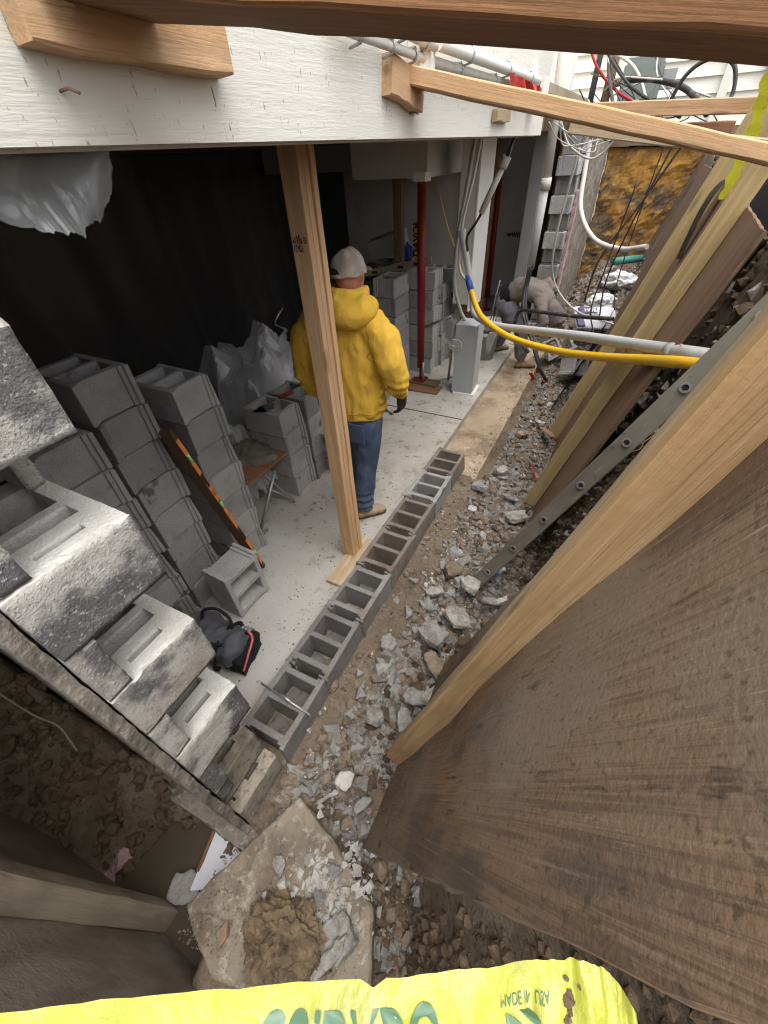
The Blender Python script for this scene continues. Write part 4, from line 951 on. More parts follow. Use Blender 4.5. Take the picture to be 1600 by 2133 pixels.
# dark wooden post and things on the far stack
board('timber_post', (-2.56, 5.36, 0), (-2.55, 5.36, 2.34), .11, .09, T['stud'], up=(0, 1, 0), label='dusty dark wooden post left of the far block stack', cat='post')
lf = thing('mason_level', 'grey aluminium level resting on top of the far block stack', 'spirit level', (-2.6, 5.0, 1.22))
a, b = at(685, 620, y=4.95), at(872, 548, y=5.05)
board('beam', V((-3.02, 4.92, 1.10)), V((-2.0, 5.06, 1.30)), .03, .075, T['muddy_wood'], parent=lf, bev=.003)
for s in (.3, .62, .8):
    c = V((-3.02, 4.92, 1.10)).lerp(V((-2.0, 5.06, 1.30)), s)
    mobj('slot', box_bm(-.06, .06, -.0165, -.0155, -.014, .014), T['ink'], lf, M4=Matrix.Translation(c-V((-2.6, 5.0, 1.22))))
mobj('cardboard_box', box_bm(-.24, .24, -.2, .2, 0, .22, .004), T['cardboard'], M4=Matrix.Translation((-2.86, 5.75, 1.22)) @ Matrix.Rotation(.3, 4, 'Z') @ Matrix.Rotation(-.25, 4, 'Y'), label='pale open cardboard box behind the capped man', cat='box')
mobj('flap', box_bm(-.25, .25, -.26, -.2, .222, .226), T['cardboard'], bpy.data.objects['cardboard_box'])
loose_block((-2.9, 5.6, .98), .2, 'dark block under the cardboard box', GF); loose_block((-2.95, 5.6, .78), .15, 'lower dark block under the cardboard box', GF)
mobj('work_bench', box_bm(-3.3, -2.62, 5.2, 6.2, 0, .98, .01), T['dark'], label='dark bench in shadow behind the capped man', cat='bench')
dp = [V((-2.98+.06*i/30*6, 5.35-.02*math.sin(i*.2), 1.11+.01*math.sin(i*.3))) for i in range(31)]
mobj('flexible_duct', tube_bm(dp, [.068 if i % 2 else .058 for i in range(31)], 16), T['duct'], label='shiny ribbed metal duct lying by the cardboard box', cat='duct')
plastic('blue_bag', T['blue'], (-2.50, 5.5, 1.20), (.06, .06, .10), 3, 'crumpled blue bag beside the dark wooden post', 'bag', crumple=.2)
# yellow lettered strip on the inner wall
ys = thing('lettered_strip', 'yellow and black lettered strip on the wall behind the red post', 'sign', (-2.02, 4.78, 1.62))
yp = at(867, 500, y=5.3)
ys.location = yp
mobj('strip', box_bm(-.035, .055, 0, .006, -.19, .19, .002), T['lettering_y'], ys)
mobj('lettering', text_mesh('DAVOI', .11, bold=.004), T['ink'], ys, M4=Matrix.Translation((.005, -.003, 0)) @ Matrix.Rotation(math.pi/2, 4, 'X') @ Matrix.Rotation(math.pi/2, 4, 'Z'))
# buckets and cable near the column
def bucket(name, loc, r, h, m, label, fill=None, rz=0):
    t = thing(name, label, 'bucket', loc, rz=rz)
    n = 28; bm = bmesh.new(); prof = [(r*.82, 0), (r*.98, h*.86), (r*1.04, h*.87), (r*1.04, h*.92), (r, h*.93), (r, h), (r*.95, h), (r*.79, .01), (0, .01)]
    rings = [[bm.verts.new((rr*math.cos(2*math.pi*k/n), rr*math.sin(2*math.pi*k/n), z)) for k in range(n)] for rr, z in prof[:-1]]
    for a, b in zip(rings, rings[1:]):
        for k in range(n): bm.faces.new((a[k], a[(k+1) % n], b[(k+1) % n], b[k])).smooth = True
    bm.faces.new(rings[-1]); bm.faces.new(rings[0][::-1])
    mobj('pail', bm, m, t)
    mobj('bail', tube_bm(catmull([(r, 0, h*.9), (r*.9, r*.5, h*.7), (0, r*1.06, h*.55), (-r*.9, r*.5, h*.7), (-r, 0, h*.9)], 6), .004, 6), T['steel'], t)
    if fill: mobj('contents', rough_box(-r*.6, r*.6, -r*.6, r*.6, h*.3, h*.9, .03, .03, 14, 3), fill, t)
    return t
bucket('bucket', (-1.42, 5.75, .0), .15, .37, T['bucket'], 'muddy grey bucket of debris beside the bending worker', T['clod'])
bucket('bucket', (-1.50, 6.25, .0), .15, .36, T['pvc'], 'pale pail with cables behind the electrical box')
bucket('bucket', at(793, 826, z=0), .14, .33, T['white'], 'white bucket just beyond the hooded man')
cw = bmesh.new()
for k in range(7):
    pts = [V((-1.32+.03*math.cos(a/8*2*math.pi)+.01*k, 5.50-.01*k, .30+.13*math.sin(a/8*2*math.pi+.3*k)+.006*k)) for a in range(9)]
    tube_bm(catmull(pts, 4), .007, 6, cw)
mobj('cable_coil', cw, T['conduit'], label='grey cable coil hanging on the muddy bucket', cat='cable coil')
for i in range(3):
    tube('hanging_cable', [(-1.42+.03*i, 6.1, .9-.05*i), (-1.46+.03*i, 6.1, .65), (-1.50+.04*i, 6.15, .30)], .008, T['rubber' if i == 1 else 'conduit'], n=6, seg=6, label=('left', 'middle', 'right')[i]+' cable hanging from the column into the pale pail', cat='cable')
# vertical drain pipe and cables at the end of the siding
vp = thing('drain_pipe', 'tall weathered vertical pipe at the corner of the siding', 'pipe', (-.96, 5.62, 1.1)); o_ = V((-.96, 5.62, 1.1))
mobj('upper_pipe', tube_bm([V((-1.02, 5.62, 3.2))-o_, V((-.965, 5.62, 1.95))-o_], .047, 16), T['pvc'], vp)
mobj('collar', tube_bm([V((-.966, 5.62, 1.98))-o_, V((-.965, 5.62, 1.88))-o_], .054, 16), T['pvc'], vp)
mobj('lower_pipe', tube_bm([V((-.965, 5.62, 1.9))-o_, V((-.972, 5.62, 1.15))-o_], .043, 16), T['conduit'], vp)
board('wall_stud', (-1.34, 7.0, 0), (-1.34, 7.0, 2.34), .16, .05, T['grey_panel'], up=(0, 1, 0), label='grey steel stud behind the vertical pipe', cat='stud')
for i in range(3):
    c = thing('service_cable', ('front', 'middle', 'rear')[i]+' black service cable drooping from the vertical pipe to the rubble', 'cable', (-.965, 5.6, 1.15)); o_ = V((-.965, 5.6, 1.15))
    if i < 2: pts = [(-.975+.02*i, 5.6, 1.2), (-.98+.02*i, 5.55, .95), (-.90+.03*i, 5.3, .72), (-.72+.03*i, 5.05, .55), (-.55, 4.9, .30), (-.45, 5.0, .12)]
    else: pts = [(.05, 4.6, .98), (-.3, 4.75, .93), (-.75, 4.9, .90), (-.90, 5.0, .86), (-.93, 5.0, .72), (-.85, 5.0, .55), (-.72, 5.0, .42)]
    mobj('sheath', tube_bm([p-o_ for p in catmull(pts, 10)], .019, 8), T['rubber'], c)
# ================================================================== PEOPLE
def folds(me, amt, sc, off=0, st=(1, 1, 1)):
    ns = [v.normal.copy() for v in me.vertices]
    for v, n in zip(me.vertices, ns):
        p = V((v.co.x*st[0], v.co.y*st[1], v.co.z*st[2]))
        v.co += n*((1-2*abs(fbm(p, sc, 2, off)))*amt + fbm(p, sc*.5, 2, off+3)*amt)
    me.update(); return me
def hand_bm(bm, wrist, dirv, palm_n, side, s=1.0, curl=.5, fat=1.0):
    """palm, four unequal fingers bent at two knuckles, thumb from the side of the palm"""
    d = V(dirv).normalized(); n = (V(palm_n)-d*d.dot(V(palm_n))).normalized(); u = d.cross(n)*side
    w = V(wrist)
    tube_bm([w-d*.03*s, w+d*.02*s, w+d*.06*s, w+d*.095*s], [(.022*s*fat, .030*s*fat), (.020*s*fat, .036*s*fat), (.019*s*fat, .043*s*fat), (.014*s*fat, .042*s*fat)], 10, bm, side=n)
    for i, (off, L) in enumerate(((.033, .072), (.011, .082), (-.012, .076), (-.033, .060))):
        b0 = w+d*.085*s+u*off*s; c = curl*(1+.12*i)
        d1 = (d*math.cos(c*.6)+n*math.sin(c*.6)); d2 = (d*math.cos(c*1.3)+n*math.sin(c*1.3)); d3 = (d*math.cos(c*1.9)+n*math.sin(c*1.9))
        p1 = b0+d1*L*.45*s; p2 = p1+d2*L*.33*s; p3 = p2+d3*L*.25*s
        r = .0098*s*fat
        tube_bm([b0, p1, p2, p3], [r*1.05, r, r*.92, r*.75], 8, bm)
    t0 = w+d*.025*s+u*.034*s; t1 = t0+(d*.6+u*.75+n*.25).normalized()*.038*s; t2 = t1+(d*.85+u*.25+n*.4).normalized()*.032*s; t3 = t2+(d*.9+n*.5).normalized()*.022*s
    tube_bm([t0, t1, t2, t3], [.013*s*fat, .012*s*fat, .011*s*fat, .008*s*fat], 8, bm)
def person_obj(label): pass

# --- man in the yellow hooded sweatshirt, back to us
HX, HY = -1.335, 2.13
bm = bmesh.new()
tube_bm([(-1.37, 2.13, .90), (-1.372, 2.14, 1.02), (-1.372, 2.13, 1.2), (-1.37, 2.12, 1.4), (-1.36, 2.11, 1.56), (-1.35, 2.12, 1.62)], [(.16, .11), (.17, .115), (.165, .11), (.19, .12), (.17, .10), (.08, .07)], 20, bm, side=(1, 0, 0))
tube_bm([(-1.345, 2.115, 1.55), (-1.335, 2.125, 1.66), (-1.33, 2.14, 1.74)], [.066, .058, .056], 16, bm)
tube_bm([(-1.33, 2.16, 1.665), (-1.33, 2.165, 1.69), (-1.33, 2.155, 1.74), (-1.328, 2.15, 1.79), (-1.325, 2.145, 1.84), (-1.32, 2.14, 1.876), (-1.32, 2.14, 1.89)], [(.035, .05), (.058, .082), (.072, .098), (.078, .105), (.074, .098), (.05, .065), (.02, .03)], 20, bm, side=(1, 0, 0))
tube_bm([(-1.33, 2.25, 1.79), (-1.33, 2.272, 1.76), (-1.33, 2.255, 1.745)], [.010, .014, .010], 8, bm)          # nose
tube_bm([(-1.355, 2.245, 1.715), (-1.33, 2.256, 1.713), (-1.305, 2.245, 1.715)], .009, 8, bm)               # mouth
for s in (-1, 1):
    tube_bm([(-1.33+s*.074, 2.145, 1.745), (-1.33+s*.088, 2.14, 1.765), (-1.33+s*.09, 2.135, 1.79), (-1.33+s*.074, 2.145, 1.80)], [.010, .012, .012, .008], 8, bm)   # ears
    tube_bm([(-1.37+s*.085, 2.135, .93), (-1.30, 2.14, .80), (-1.325, 2.15, .55), (-1.345, 2.125, .32), (-1.36, 2.105, .10)] if s > 0 else [(-1.455, 2.14, .93), (-1.465, 2.17, .80), (-1.47, 2.25, .55), (-1.475, 2.26, .32), (-1.48, 2.27, .10)], [.080, .078, .055, .050, .040], 12, bm)
for pts in ([(-1.19, 2.11, 1.53), (-1.085, 2.10, 1.33), (-1.055, 2.19, 1.12)], [(-1.55, 2.11, 1.52), (-1.70, 2.09, 1.27), (-1.68, 2.18, 1.02)]):
    tube_bm([(pts[0][0]*.6-1.37*.4, 2.11, 1.52), *pts], [.055, .055, .042, .030], 10, bm)
me = remeshed(bm, .013, 2)
man = mobj('person', me, T['skin'], label='person in a yellow hooded sweatshirt, jeans and beige cap, back turned', cat='person')
# sweatshirt with sleeves
bm = bmesh.new()
tube_bm([(-1.385, 2.135, .955), (-1.385, 2.137, 1.0), (-1.384, 2.135, 1.12), (-1.378, 2.125, 1.30), (-1.37, 2.115, 1.46), (-1.36, 2.11, 1.55), (-1.352, 2.112, 1.61), (-1.345, 2.115, 1.65)],
        [(.212, .142), (.228, .152), (.226, .152), (.232, .150), (.235, .138), (.205, .116), (.12, .09), (.08, .08)], 28, bm, side=(1, 0, 0))
tube_bm([(-1.30, 2.11, 1.535), (-1.18, 2.105, 1.53), (-1.11, 2.10, 1.45), (-1.075, 2.095, 1.34), (-1.055, 2.125, 1.25), (-1.052, 2.165, 1.17), (-1.052, 2.19, 1.115)], [.092, .090, .084, .076, .070, .062, .043], 18, bm)
tube_bm([(-1.45, 2.11, 1.525), (-1.57, 2.105, 1.51), (-1.655, 2.095, 1.42), (-1.71, 2.085, 1.29), (-1.725, 2.11, 1.18), (-1.71, 2.15, 1.08), (-1.69, 2.175, 1.01)], [.092, .090, .084, .076, .071, .063, .043], 18, bm)
me = remeshed(bm, .0105, 3)
folds(me, .010, 5.0, 2, (1.4, 1, .6)); folds(me, .0035, 13, 6, (1.2, 1, .8)); folds(me, .0055, 9, 11, (1.5, 1, .28))
for v in me.vertices:      # gathered hem, sleeves bunch at the cuffs
    z = v.co.z
    if v.co.x > -1.16 or v.co.x < -1.62:
        k = sst(1.30, 1.12, z); c = V((-1.053, 2.16, z)) if v.co.x > -1.3 else V((-1.70, 2.14, z))
        d_ = (v.co-c); d_.z = 0
        if d_.length > .001: v.co += d_.normalized()*.008*k*math.sin(z*95+d_.x*20)
hd = mobj('sweatshirt', me, T['hoodie'], man)
from mathutils.bvhtree import BVHTree
_b = bmesh.new(); _b.from_mesh(hd.data); bvh = BVHTree.FromBMesh(_b); _b.free()
T['seam'] = mat('fleece_seam', (.50, .29, .04), [], [], .95)
def seam(pts, r=.0022):
    P_ = []
    for p in pts:
        q, n_, i_, d_ = bvh.find_nearest(V(p))
        if q is not None: P_.append(q+n_*.0008)
    mobj('seam', tube_bm(P_, r, 6), T['seam'], hd)
for s_, cx_ in ((1, -1.185), (-1, -1.575)):
    seam([(cx_+.02*s_*math.sin(a_*math.pi/20), 2.107-.16*math.sin(a_*math.pi/20), 1.50+.15*math.cos(a_*math.pi/20)) for a_ in range(0, 21)])
seam([(-1.385+.26*math.cos(math.pi+math.pi*i/24), 2.135-.2*abs(math.sin(math.pi*i/24)), 1.005) for i in range(25)])
mobj('hem_band', tube_bm([(-1.385+.212*math.cos(a*math.pi/24)*(1+.006*(a % 2)), 2.136+.143*math.sin(a*math.pi/24)*(1+.008*(a % 2)), .968+.006*math.sin(a*.5)) for a in range(49)], [(.026, .007)]*49, 8, cap=False), T['hoodie'], hd)
for (c, d_) in (((-1.052, 2.188, 1.125), (0, .045, -.055)), ((-1.690, 2.172, 1.018), (.01, .04, -.06))):
    mobj('cuff', tube_bm([V(c)-V(d_)*.6, V(c)-V(d_)*.3, V(c), V(c)+V(d_)*.4], [.050, .046, .047, .043], 16, cap=False), T['hoodie'], hd)
bm = bmesh.new()          # hood lying on the shoulders
tube_bm(catmull([(-1.47, 2.13, 1.62), (-1.43, 2.05, 1.625), (-1.34, 2.0, 1.61), (-1.25, 2.01, 1.615), (-1.20, 2.06, 1.635), (-1.19, 2.12, 1.645)], 4), [.045, .05, .056, .062, .066, .07, .073, .075, .077, .078, .078, .078, .077, .076, .074, .072, .069, .066, .062, .057, .05], 14, bm)
tube_bm(catmull([(-1.45, 2.16, 1.69), (-1.42, 2.06, 1.70), (-1.34, 2.02, 1.70), (-1.26, 2.05, 1.69), (-1.23, 2.15, 1.69)], 4), .036, 12, bm)
tube_bm([(-1.36, 2.01, 1.67), (-1.31, 1.985, 1.60), (-1.29, 2.0, 1.56)], [.06, .065, .04], 12, bm)
me = remeshed(bm, .0105, 3); folds(me, .008, 7, 5); mobj('hood', me, T['hoodie'], hd)
bm = bmesh.new()
for i in range(5): tube_bm([(-1.39-.045*2+.045*i, 1.975, .955), (-1.39-.045*2+.045*i, 1.972, .99)], .02, 6, bm)
bm.free()
for (x, y, z, r) in ((-1.022, 2.098, 1.215, .020), (-1.030, 2.085, 1.235, .014)):
    bm = bmesh.new(); bmesh.ops.create_icosphere(bm, subdivisions=3, radius=1)
    me = bpy.data.meshes.new('s'); bm.to_mesh(me); bm.free()
    for v in me.vertices: v.co = V((v.co.x*r*.8, v.co.y*r*.8, v.co.z*r))*(1+.4*fbm(v.co, 2, 2, x))
    mobj('grime_spot', smooth(me), T['stain'], hd, loc=(x, y, z))
# jeans
bm = bmesh.new()
tube_bm([(-1.378, 2.135, .86), (-1.38, 2.135, .93), (-1.38, 2.138, 1.02)], [(.175, .125), (.195, .138), (.19, .130)], 24, bm, side=(1, 0, 0))
tube_bm([(-1.29, 2.135, .93), (-1.30, 2.14, .80), (-1.325, 2.15, .55), (-1.345, 2.125, .32), (-1.36, 2.105, .13), (-1.36, 2.105, .095)], [.112, .112, .088, .078, .072, .068], 18, bm)
tube_bm([(-1.465, 2.14, .93), (-1.465, 2.17, .80), (-1.47, 2.25, .55), (-1.475, 2.26, .32), (-1.48, 2.27, .12)], [.112, .112, .088, .078, .07], 18, bm)
me = remeshed(bm, .011, 2); folds(me, .0065, 8, 7, (1, 1, .6))
for v in me.vertices:
    if v.co.z < .3: v.co += V((v.normal.x, v.normal.y, 0))*.006*math.sin(v.co.z*90)
jn = mobj('jeans', me, T['denim'], man)
mobj('back_pocket', rough_box(-1.34, -1.23, 1.985, 1.995, .80, .935, .02, .003, 10, 2), T['denim'], jn)
mobj('belt', tube_bm([(-1.38+.197*math.cos(a*math.pi/12), 2.136+.142*math.sin(a*math.pi/12), .985) for a in range(25)], [(.018, .004)]*25, 6, cap=False), T['sole'], jn)
# shoes
def shoe(name, heel, toe, s, m, ankle, parent, hi=.10):
    h, t = V(heel), V(toe); d = (t-h); d.z = 0; L = d.length; d.normalize(); u = V((-d.y, d.x, 0)); bm = bmesh.new()
    tube_bm([h+V((0, 0, .045)), h+d*.05+V((0, 0, .05)), h+d*L*.45+V((0, 0, .05)), h+d*L*.75+V((0, 0, .042)), t-d*.03+V((0, 0, .036)), t+V((0, 0, .03))], [(.036, .03), (.042, .042), (.046, .042), (.05, .036), (.046, .03), (.03, .02)], 14, bm, side=u)
    a = V(ankle); tube_bm([h+d*.07+V((0, 0, .05)), a*.5+(h+d*.07)*.5+V((0, 0, .03)), a], [.046, .050, .054], 12, bm)
    me = remeshed(bm, .009, 1); folds(me, .003, 16, 3); o = mobj(name, me, m, parent)
    bm = bmesh.new(); tube_bm([h+d*-.012+V((0, 0, .014)), h+d*.04+V((0, 0, .013)), h+d*L*.4+V((0, 0, .013)), h+d*L*.75+V((0, 0, .013)), t+d*-.01+V((0, 0, .014)), t+d*.012+V((0, 0, .016))], [(.03, .014), (.042, .015), (.042, .014), (.052, .014), (.046, .014), (.02, .01)], 14, bm, side=u)
    me = remeshed(bm, .008, 1); mobj('sole', me, T['sole'], o)
    for i in range(4):
        c = h+d*(L*(.42+.09*i))+V((0, 0, .098-.010*i)); mobj('lace', tube_bm([c-u*.03, c+V((0, 0, .006)), c+u*.03], .0035, 6), T['rope'], o)
    return o
shoe('shoe', (-1.40, 2.055, 0), (-1.24, 2.235, 0), 1, T['boot'], (-1.36, 2.105, .13), man)
shoe('shoe', (-1.49, 2.21, 0), (-1.50, 2.47, 0), 1, T['boot'], (-1.48, 2.27, .13), man)
# gloves
for (wr, dv, pn, sd) in (((-1.052, 2.20, 1.115), (.02, .10, -1), (-1, .1, 0), 1), ((-1.685, 2.185, 1.005), (.06, .15, -1), (1, .1, 0), -1)):
    bm = bmesh.new(); hand_bm(bm, wr, dv, pn, sd, 1.12, .55, 1.12); tube_bm([V(wr)+V((0, -.008, .03)), V(wr)], [.040, .036], 12, bm)
    me = remeshed(bm, .0055, 1); mobj('glove', me, T['glove'], man)
# cap
bm = bmesh.new(); cx, cy, cz = -1.328, 2.143, 1.80
n = 28; rings = []
for i in range(10):
    a = i/9*math.pi/2*.98; rr = math.cos(a); zz = math.sin(a)
    rings.append([bm.verts.new((cx+.0895*rr*math.cos(2*math.pi*k/n), cy+.1155*rr*math.sin(2*math.pi*k/n), cz-.020+.124*zz+.004*math.cos(6*math.pi*k/n*2)*rr)) for k in range(n)])
for a, b in zip(rings, rings[1:]):
    for k in range(n): bm.faces.new((a[k], a[(k+1) % n], b[(k+1) % n], b[k])).smooth = True
bm.faces.new(rings[-1]); me = bpy.data.meshes.new('cap'); bm.to_mesh(me); bm.free(); displace(me, .010, 13, 2, 4)
cp = mobj('cap', me, T['cap'], man)
bm = bmesh.new(); rws = []
for i in range(13):
    a = math.pi*(.20+.60*i/12); c_, s_ = math.cos(a), math.sin(a)
    rws.append([bm.verts.new((cx+c_*(.081+.004*t)+.012*t/5, cy+s_*.104+s_*.066*t/5, cz-.012-.014*(t/5)+.010*s_*(t/5))) for t in range(6)])
for a, b in zip(rws, rws[1:]):
    for t in range(5): bm.faces.new((a[t], b[t], b[t+1], a[t+1])).smooth = True
bmesh.ops.solidify(bm, geom=list(bm.faces), thickness=.005); mobj('brim', bm, T['cap'], cp)
bm = bmesh.new()
pts = [(cx-.020+.030*math.cos(math.pi*(i/10)), 2.0265+.006*abs(i-5)/5, cz-.010+.034*math.sin(math.pi*i/10)) for i in range(11)]
f = bm.faces.new([bm.verts.new(p) for p in pts]); bmesh.ops.solidify(bm, geom=[f], thickness=.006); mobj('strap_opening', bm, T['glove'], cp)
mobj('strap', tube_bm([(cx-.055, 2.034, cz-.014), (cx-.02, 2.024, cz-.015), (cx+.015, 2.030, cz-.014)], [(.007, .003)]*3, 8), T['cap'], cp)

# --- worker bending over the footing
bm = bmesh.new()
tor = [(-1.22, 5.83, .76), (-1.10, 5.80, .87), (-.95, 5.77, .90), (-.80, 5.73, .85), (-.70, 5.71, .77)]
tube_bm(tor, [(.12, .10), (.13, .098), (.135, .09), (.135, .08), (.08, .06)], 18, bm, side=(0, 1, 0))
tube_bm([(-.72, 5.71, .78), (-.64, 5.70, .71)], [.06, .055], 12, bm)
tube_bm([(-.67, 5.70, .73), (-.62, 5.69, .67), (-.57, 5.68, .60), (-.55, 5.68, .55)], [(.05, .05), (.066, .080), (.06, .072), (.03, .04)], 16, bm, side=(0, 1, 0))
tube_bm([(-.51, 5.68, .62), (-.49, 5.68, .60)], [.012, .01], 8, bm)
for sy, wz in ((-.17, .42), (.17, .5)):
    tube_bm([(-.76, 5.72+sy*.7, .80), (-.69, 5.70+sy*1.2, .62), (-.77, 5.68+sy, wz)], [.045, .036, .026], 10, bm)
tube_bm([(-1.18, 5.72, .74), (-.97, 5.70, .42), (-.93, 5.78, .03)], [.085, .058, .042], 12, bm)
tube_bm([(-1.27, 5.92, .74), (-1.20, 5.97, .42), (-1.32, 6.05, .10)], [.085, .058, .042], 12, bm)
me = remeshed(bm, .015, 2)
m2 = mobj('person', me, T['skin'], label='person in a taupe sweatshirt and grey trousers bending over the footing', cat='person')
bm = bmesh.new()
tube_bm([(-1.16, 5.81, .84), (-1.08, 5.80, .885), (-.95, 5.77, .91), (-.82, 5.74, .865), (-.72, 5.715, .79), (-.68, 5.71, .75)], [(.168, .128), (.178, .130), (.18, .122), (.18, .112), (.115, .09), (.075, .075)], 22, bm, side=(0, 1, 0))
for sy, wz in ((-.17, .46), (.17, .54)):
    tube_bm([(-.80, 5.73+sy*.6, .85), (-.74, 5.71+sy*1.1, .74), (-.685, 5.70+sy*1.2, .62), (-.73, 5.69+sy*1.1, .53), (-.76, 5.68+sy, wz)], [.080, .070, .062, .056, .042], 14, bm)
tube_bm([(-.84, 5.80, .92), (-.77, 5.84, .97), (-.70, 5.83, .90)], [.07, .062, .045], 12, bm)
me = remeshed(bm, .013, 2); folds(me, .011, 6, 3, (1, 1.4, 1)); mobj('sweatshirt', me, T['taupe'], m2)
bm = bmesh.new(); tube_bm([(-.71, 5.71, .79), (-.66, 5.70, .74), (-.61, 5.69, .67), (-.55, 5.68, .57), (-.54, 5.68, .53)], [(.075, .075), (.098, .105), (.105, .118), (.092, .105), (.05, .06)], 16, bm, side=(0, 1, 0))
me = remeshed(bm, .012, 2); mobj('hood', me, T['taupe'], m2)
bm = bmesh.new(); tube_bm([(-1.24, 5.84, .77), (-1.15, 5.81, .86), (-1.10, 5.80, .89)], [(.168, .130), (.176, .136), (.170, .130)], 20, bm, side=(0, 1, 0))
me = remeshed(bm, .014, 2); mobj('undershirt', me, T['black'], m2)
bm = bmesh.new()
tube_bm([(-1.26, 5.86, .66), (-1.22, 5.84, .75), (-1.18, 5.82, .81)], [(.17, .13), (.185, .145), (.17, .13)], 20, bm, side=(0, 1, 0))
tube_bm([(-1.20, 5.73, .73), (-1.08, 5.70, .58), (-.975, 5.70, .42), (-.94, 5.74, .2), (-.925, 5.77, .06)], [.118, .105, .085, .078, .075], 16, bm)
tube_bm([(-1.27, 5.93, .73), (-1.23, 5.96, .58), (-1.20, 5.98, .42), (-1.27, 6.02, .24), (-1.32, 6.05, .12)], [.118, .105, .085, .078, .075], 16, bm)
me = remeshed(bm, .013, 2); folds(me, .008, 8, 9); mobj('trousers', me, T['greyjean'], m2)
shoe('boot', (-.965, 5.72, -.08), (-.735, 5.86, -.08), 1, T['boot'], (-.925, 5.77, .13), m2)
shoe('boot', (-1.37, 6.0, 0), (-1.20, 6.19, 0), 1, T['boot'], (-1.325, 6.05, .20), m2)
for sy, wz in ((-.17, .45), (.17, .53)):
    bm = bmesh.new(); hand_bm(bm, (-.765, 5.68+sy, wz), (-.1, .05, -1), (1, 0, 0), 1 if sy < 0 else -1, 1.05, .7, 1.1); me = remeshed(bm, .006, 1); mobj('glove', me, T['glove'], m2)
# ================================================================== RUBBLE
def hull(seed, n=11, flat=1.0, jag=.0):
    r = random.Random(seed); bm = bmesh.new()
    for i in range(n):
        v = V((r.uniform(-1, 1), r.uniform(-1, 1), r.uniform(-1, 1)))
        if v.length > 1: v.normalize(); v *= r.uniform(.8, 1.05)
        v.z *= flat; bm.verts.new(v*.5)
    g = bmesh.ops.convex_hull(bm, input=list(bm.verts))
    bmesh.ops.delete(bm, geom=[e for e in g['geom_interior'] if isinstance(e, bmesh.types.BMVert)], context='VERTS')
    bmesh.ops.bevel(bm, geom=list(bm.edges), offset=.02, segments=1, affect='EDGES')
    bmesh.ops.triangulate(bm, faces=list(bm.faces))
    me = bpy.data.meshes.new('rubble'); bm.to_mesh(me); bm.free()
    for v in me.vertices: v.co += V((fbm(v.co, 7, 2, seed), fbm(v.co, 7, 2, seed+3), fbm(v.co, 7, 2, seed+6)))*.03
    return me
HULLS = [hull(s, 9+s % 5, (.62, .8, .5)[s % 3]) for s in range(18)]
HM = {k: [with_mat(h, T[k]) for h in HULLS] for k in ('chunk', 'chunk_pale', 'chunk_brown', 'chunk_pink', 'clod')}
def chunk(name, x, y, size, key, label, group=None, z=None, rot=None, sc=(1, 1, 1), idx=None, cat='rubble', rg=random):
    o = bpy.data.objects.new(name, HM[key][rg.randrange(18) if idx is None else idx]); link(o, None, label, cat, group)
    o.location = (x, y, (H(x, y) if z is None else z)+size*.16); o.scale = [size*s for s in sc]
    o.rotation_euler = rot or (rg.uniform(-.7, .7), rg.uniform(-.7, .7), rg.uniform(0, 6.3)); return o
# the large pieces that can be told apart, shaped as thick slabs of broken block
def plate(px, py, z, w, d, t, rot, m, label, name='broken_block', seed=1, lumps=.012):
    r = random.Random(seed); bm = bmesh.new(); n = 9
    ring = []
    for i in range(n):
        a = 2*math.pi*i/n+r.uniform(-.2, .2); k = 1/max(abs(math.cos(a)), abs(math.sin(a)))*r.uniform(.78, 1.0)
        ring.append(V((math.cos(a)*k*w/2, math.sin(a)*k*d/2, 0)))
    f = bm.faces.new([bm.verts.new(p) for p in ring]); g = bmesh.ops.extrude_face_region(bm, geom=[f])
    bmesh.ops.translate(bm, verts=[v for v in g['geom'] if isinstance(v, bmesh.types.BMVert)], vec=(0, 0, t)); bmesh.ops.recalc_face_normals(bm, faces=bm.faces)
    bevel_sharp(bm, .005, 1, .3); bmesh.ops.triangulate(bm, faces=list(bm.faces)); bmesh.ops.subdivide_edges(bm, edges=list(bm.edges), cuts=3, use_grid_fill=True)
    me = bpy.data.meshes.new(name); bm.to_mesh(me); bm.free(); displace(me, lumps, 11, 3, seed); displace(me, lumps*.5, 34, 2, seed+4)
    p = at(px, py, z=z); return mobj(name, me, m, M4=Matrix.Translation(p) @ Matrix.Rotation(rot[2], 4, 'Z') @ Matrix.Rotation(rot[0], 4, 'X') @ Matrix.Rotation(rot[1], 4, 'Y'), label=label, cat='rubble')
Rg = math.radians
plate(903, 1325, -.04, .20, .155, .06, (.12, -.15, Rg(-20)), T['chunk'], 'large pale grey block slab with rusty edge in the rubble', seed=3)
plate(975, 1222, -.02, .15, .15, .05, (-.25, .28, Rg(10)), T['chunk'], 'dark grey broken slab leaning at the foot of the ladder', seed=5)
plate(955, 1290, -.05, .20, .16, .035, (-.1, -.2, Rg(-50)), T['chunk'], 'light grey fan shaped slab between the two big slabs', seed=8)
plate(940, 1190, -.06, .12, .12, .05, (.3, .2, Rg(30)), T['chunk_brown'], 'brown broken tile slab above the dark grey slab', seed=11)
plate(960, 1385, -.05, .20, .045, .04, (.1, -.3, Rg(42)), T['chunk'], 'long thin grey sliver lying along the timber', seed=13)
plate(905, 1385, -.06, .17, .09, .06, (.2, .1, Rg(-40)), T['chunk_brown'], 'tan wedge of concrete below the largest slab', seed=17)
plate(1075, 1080, -.07, .20, .13, .04, (-.12, -.1, Rg(30)), T['chunk'], 'flat dark grey slab under the lower end of the ladder', seed=19)
plate(1060, 1040, -.07, .17, .035, .03, (0, 0, Rg(-14)), T['chunk'], 'narrow grey stick of concrete above the flat slab', seed=20)
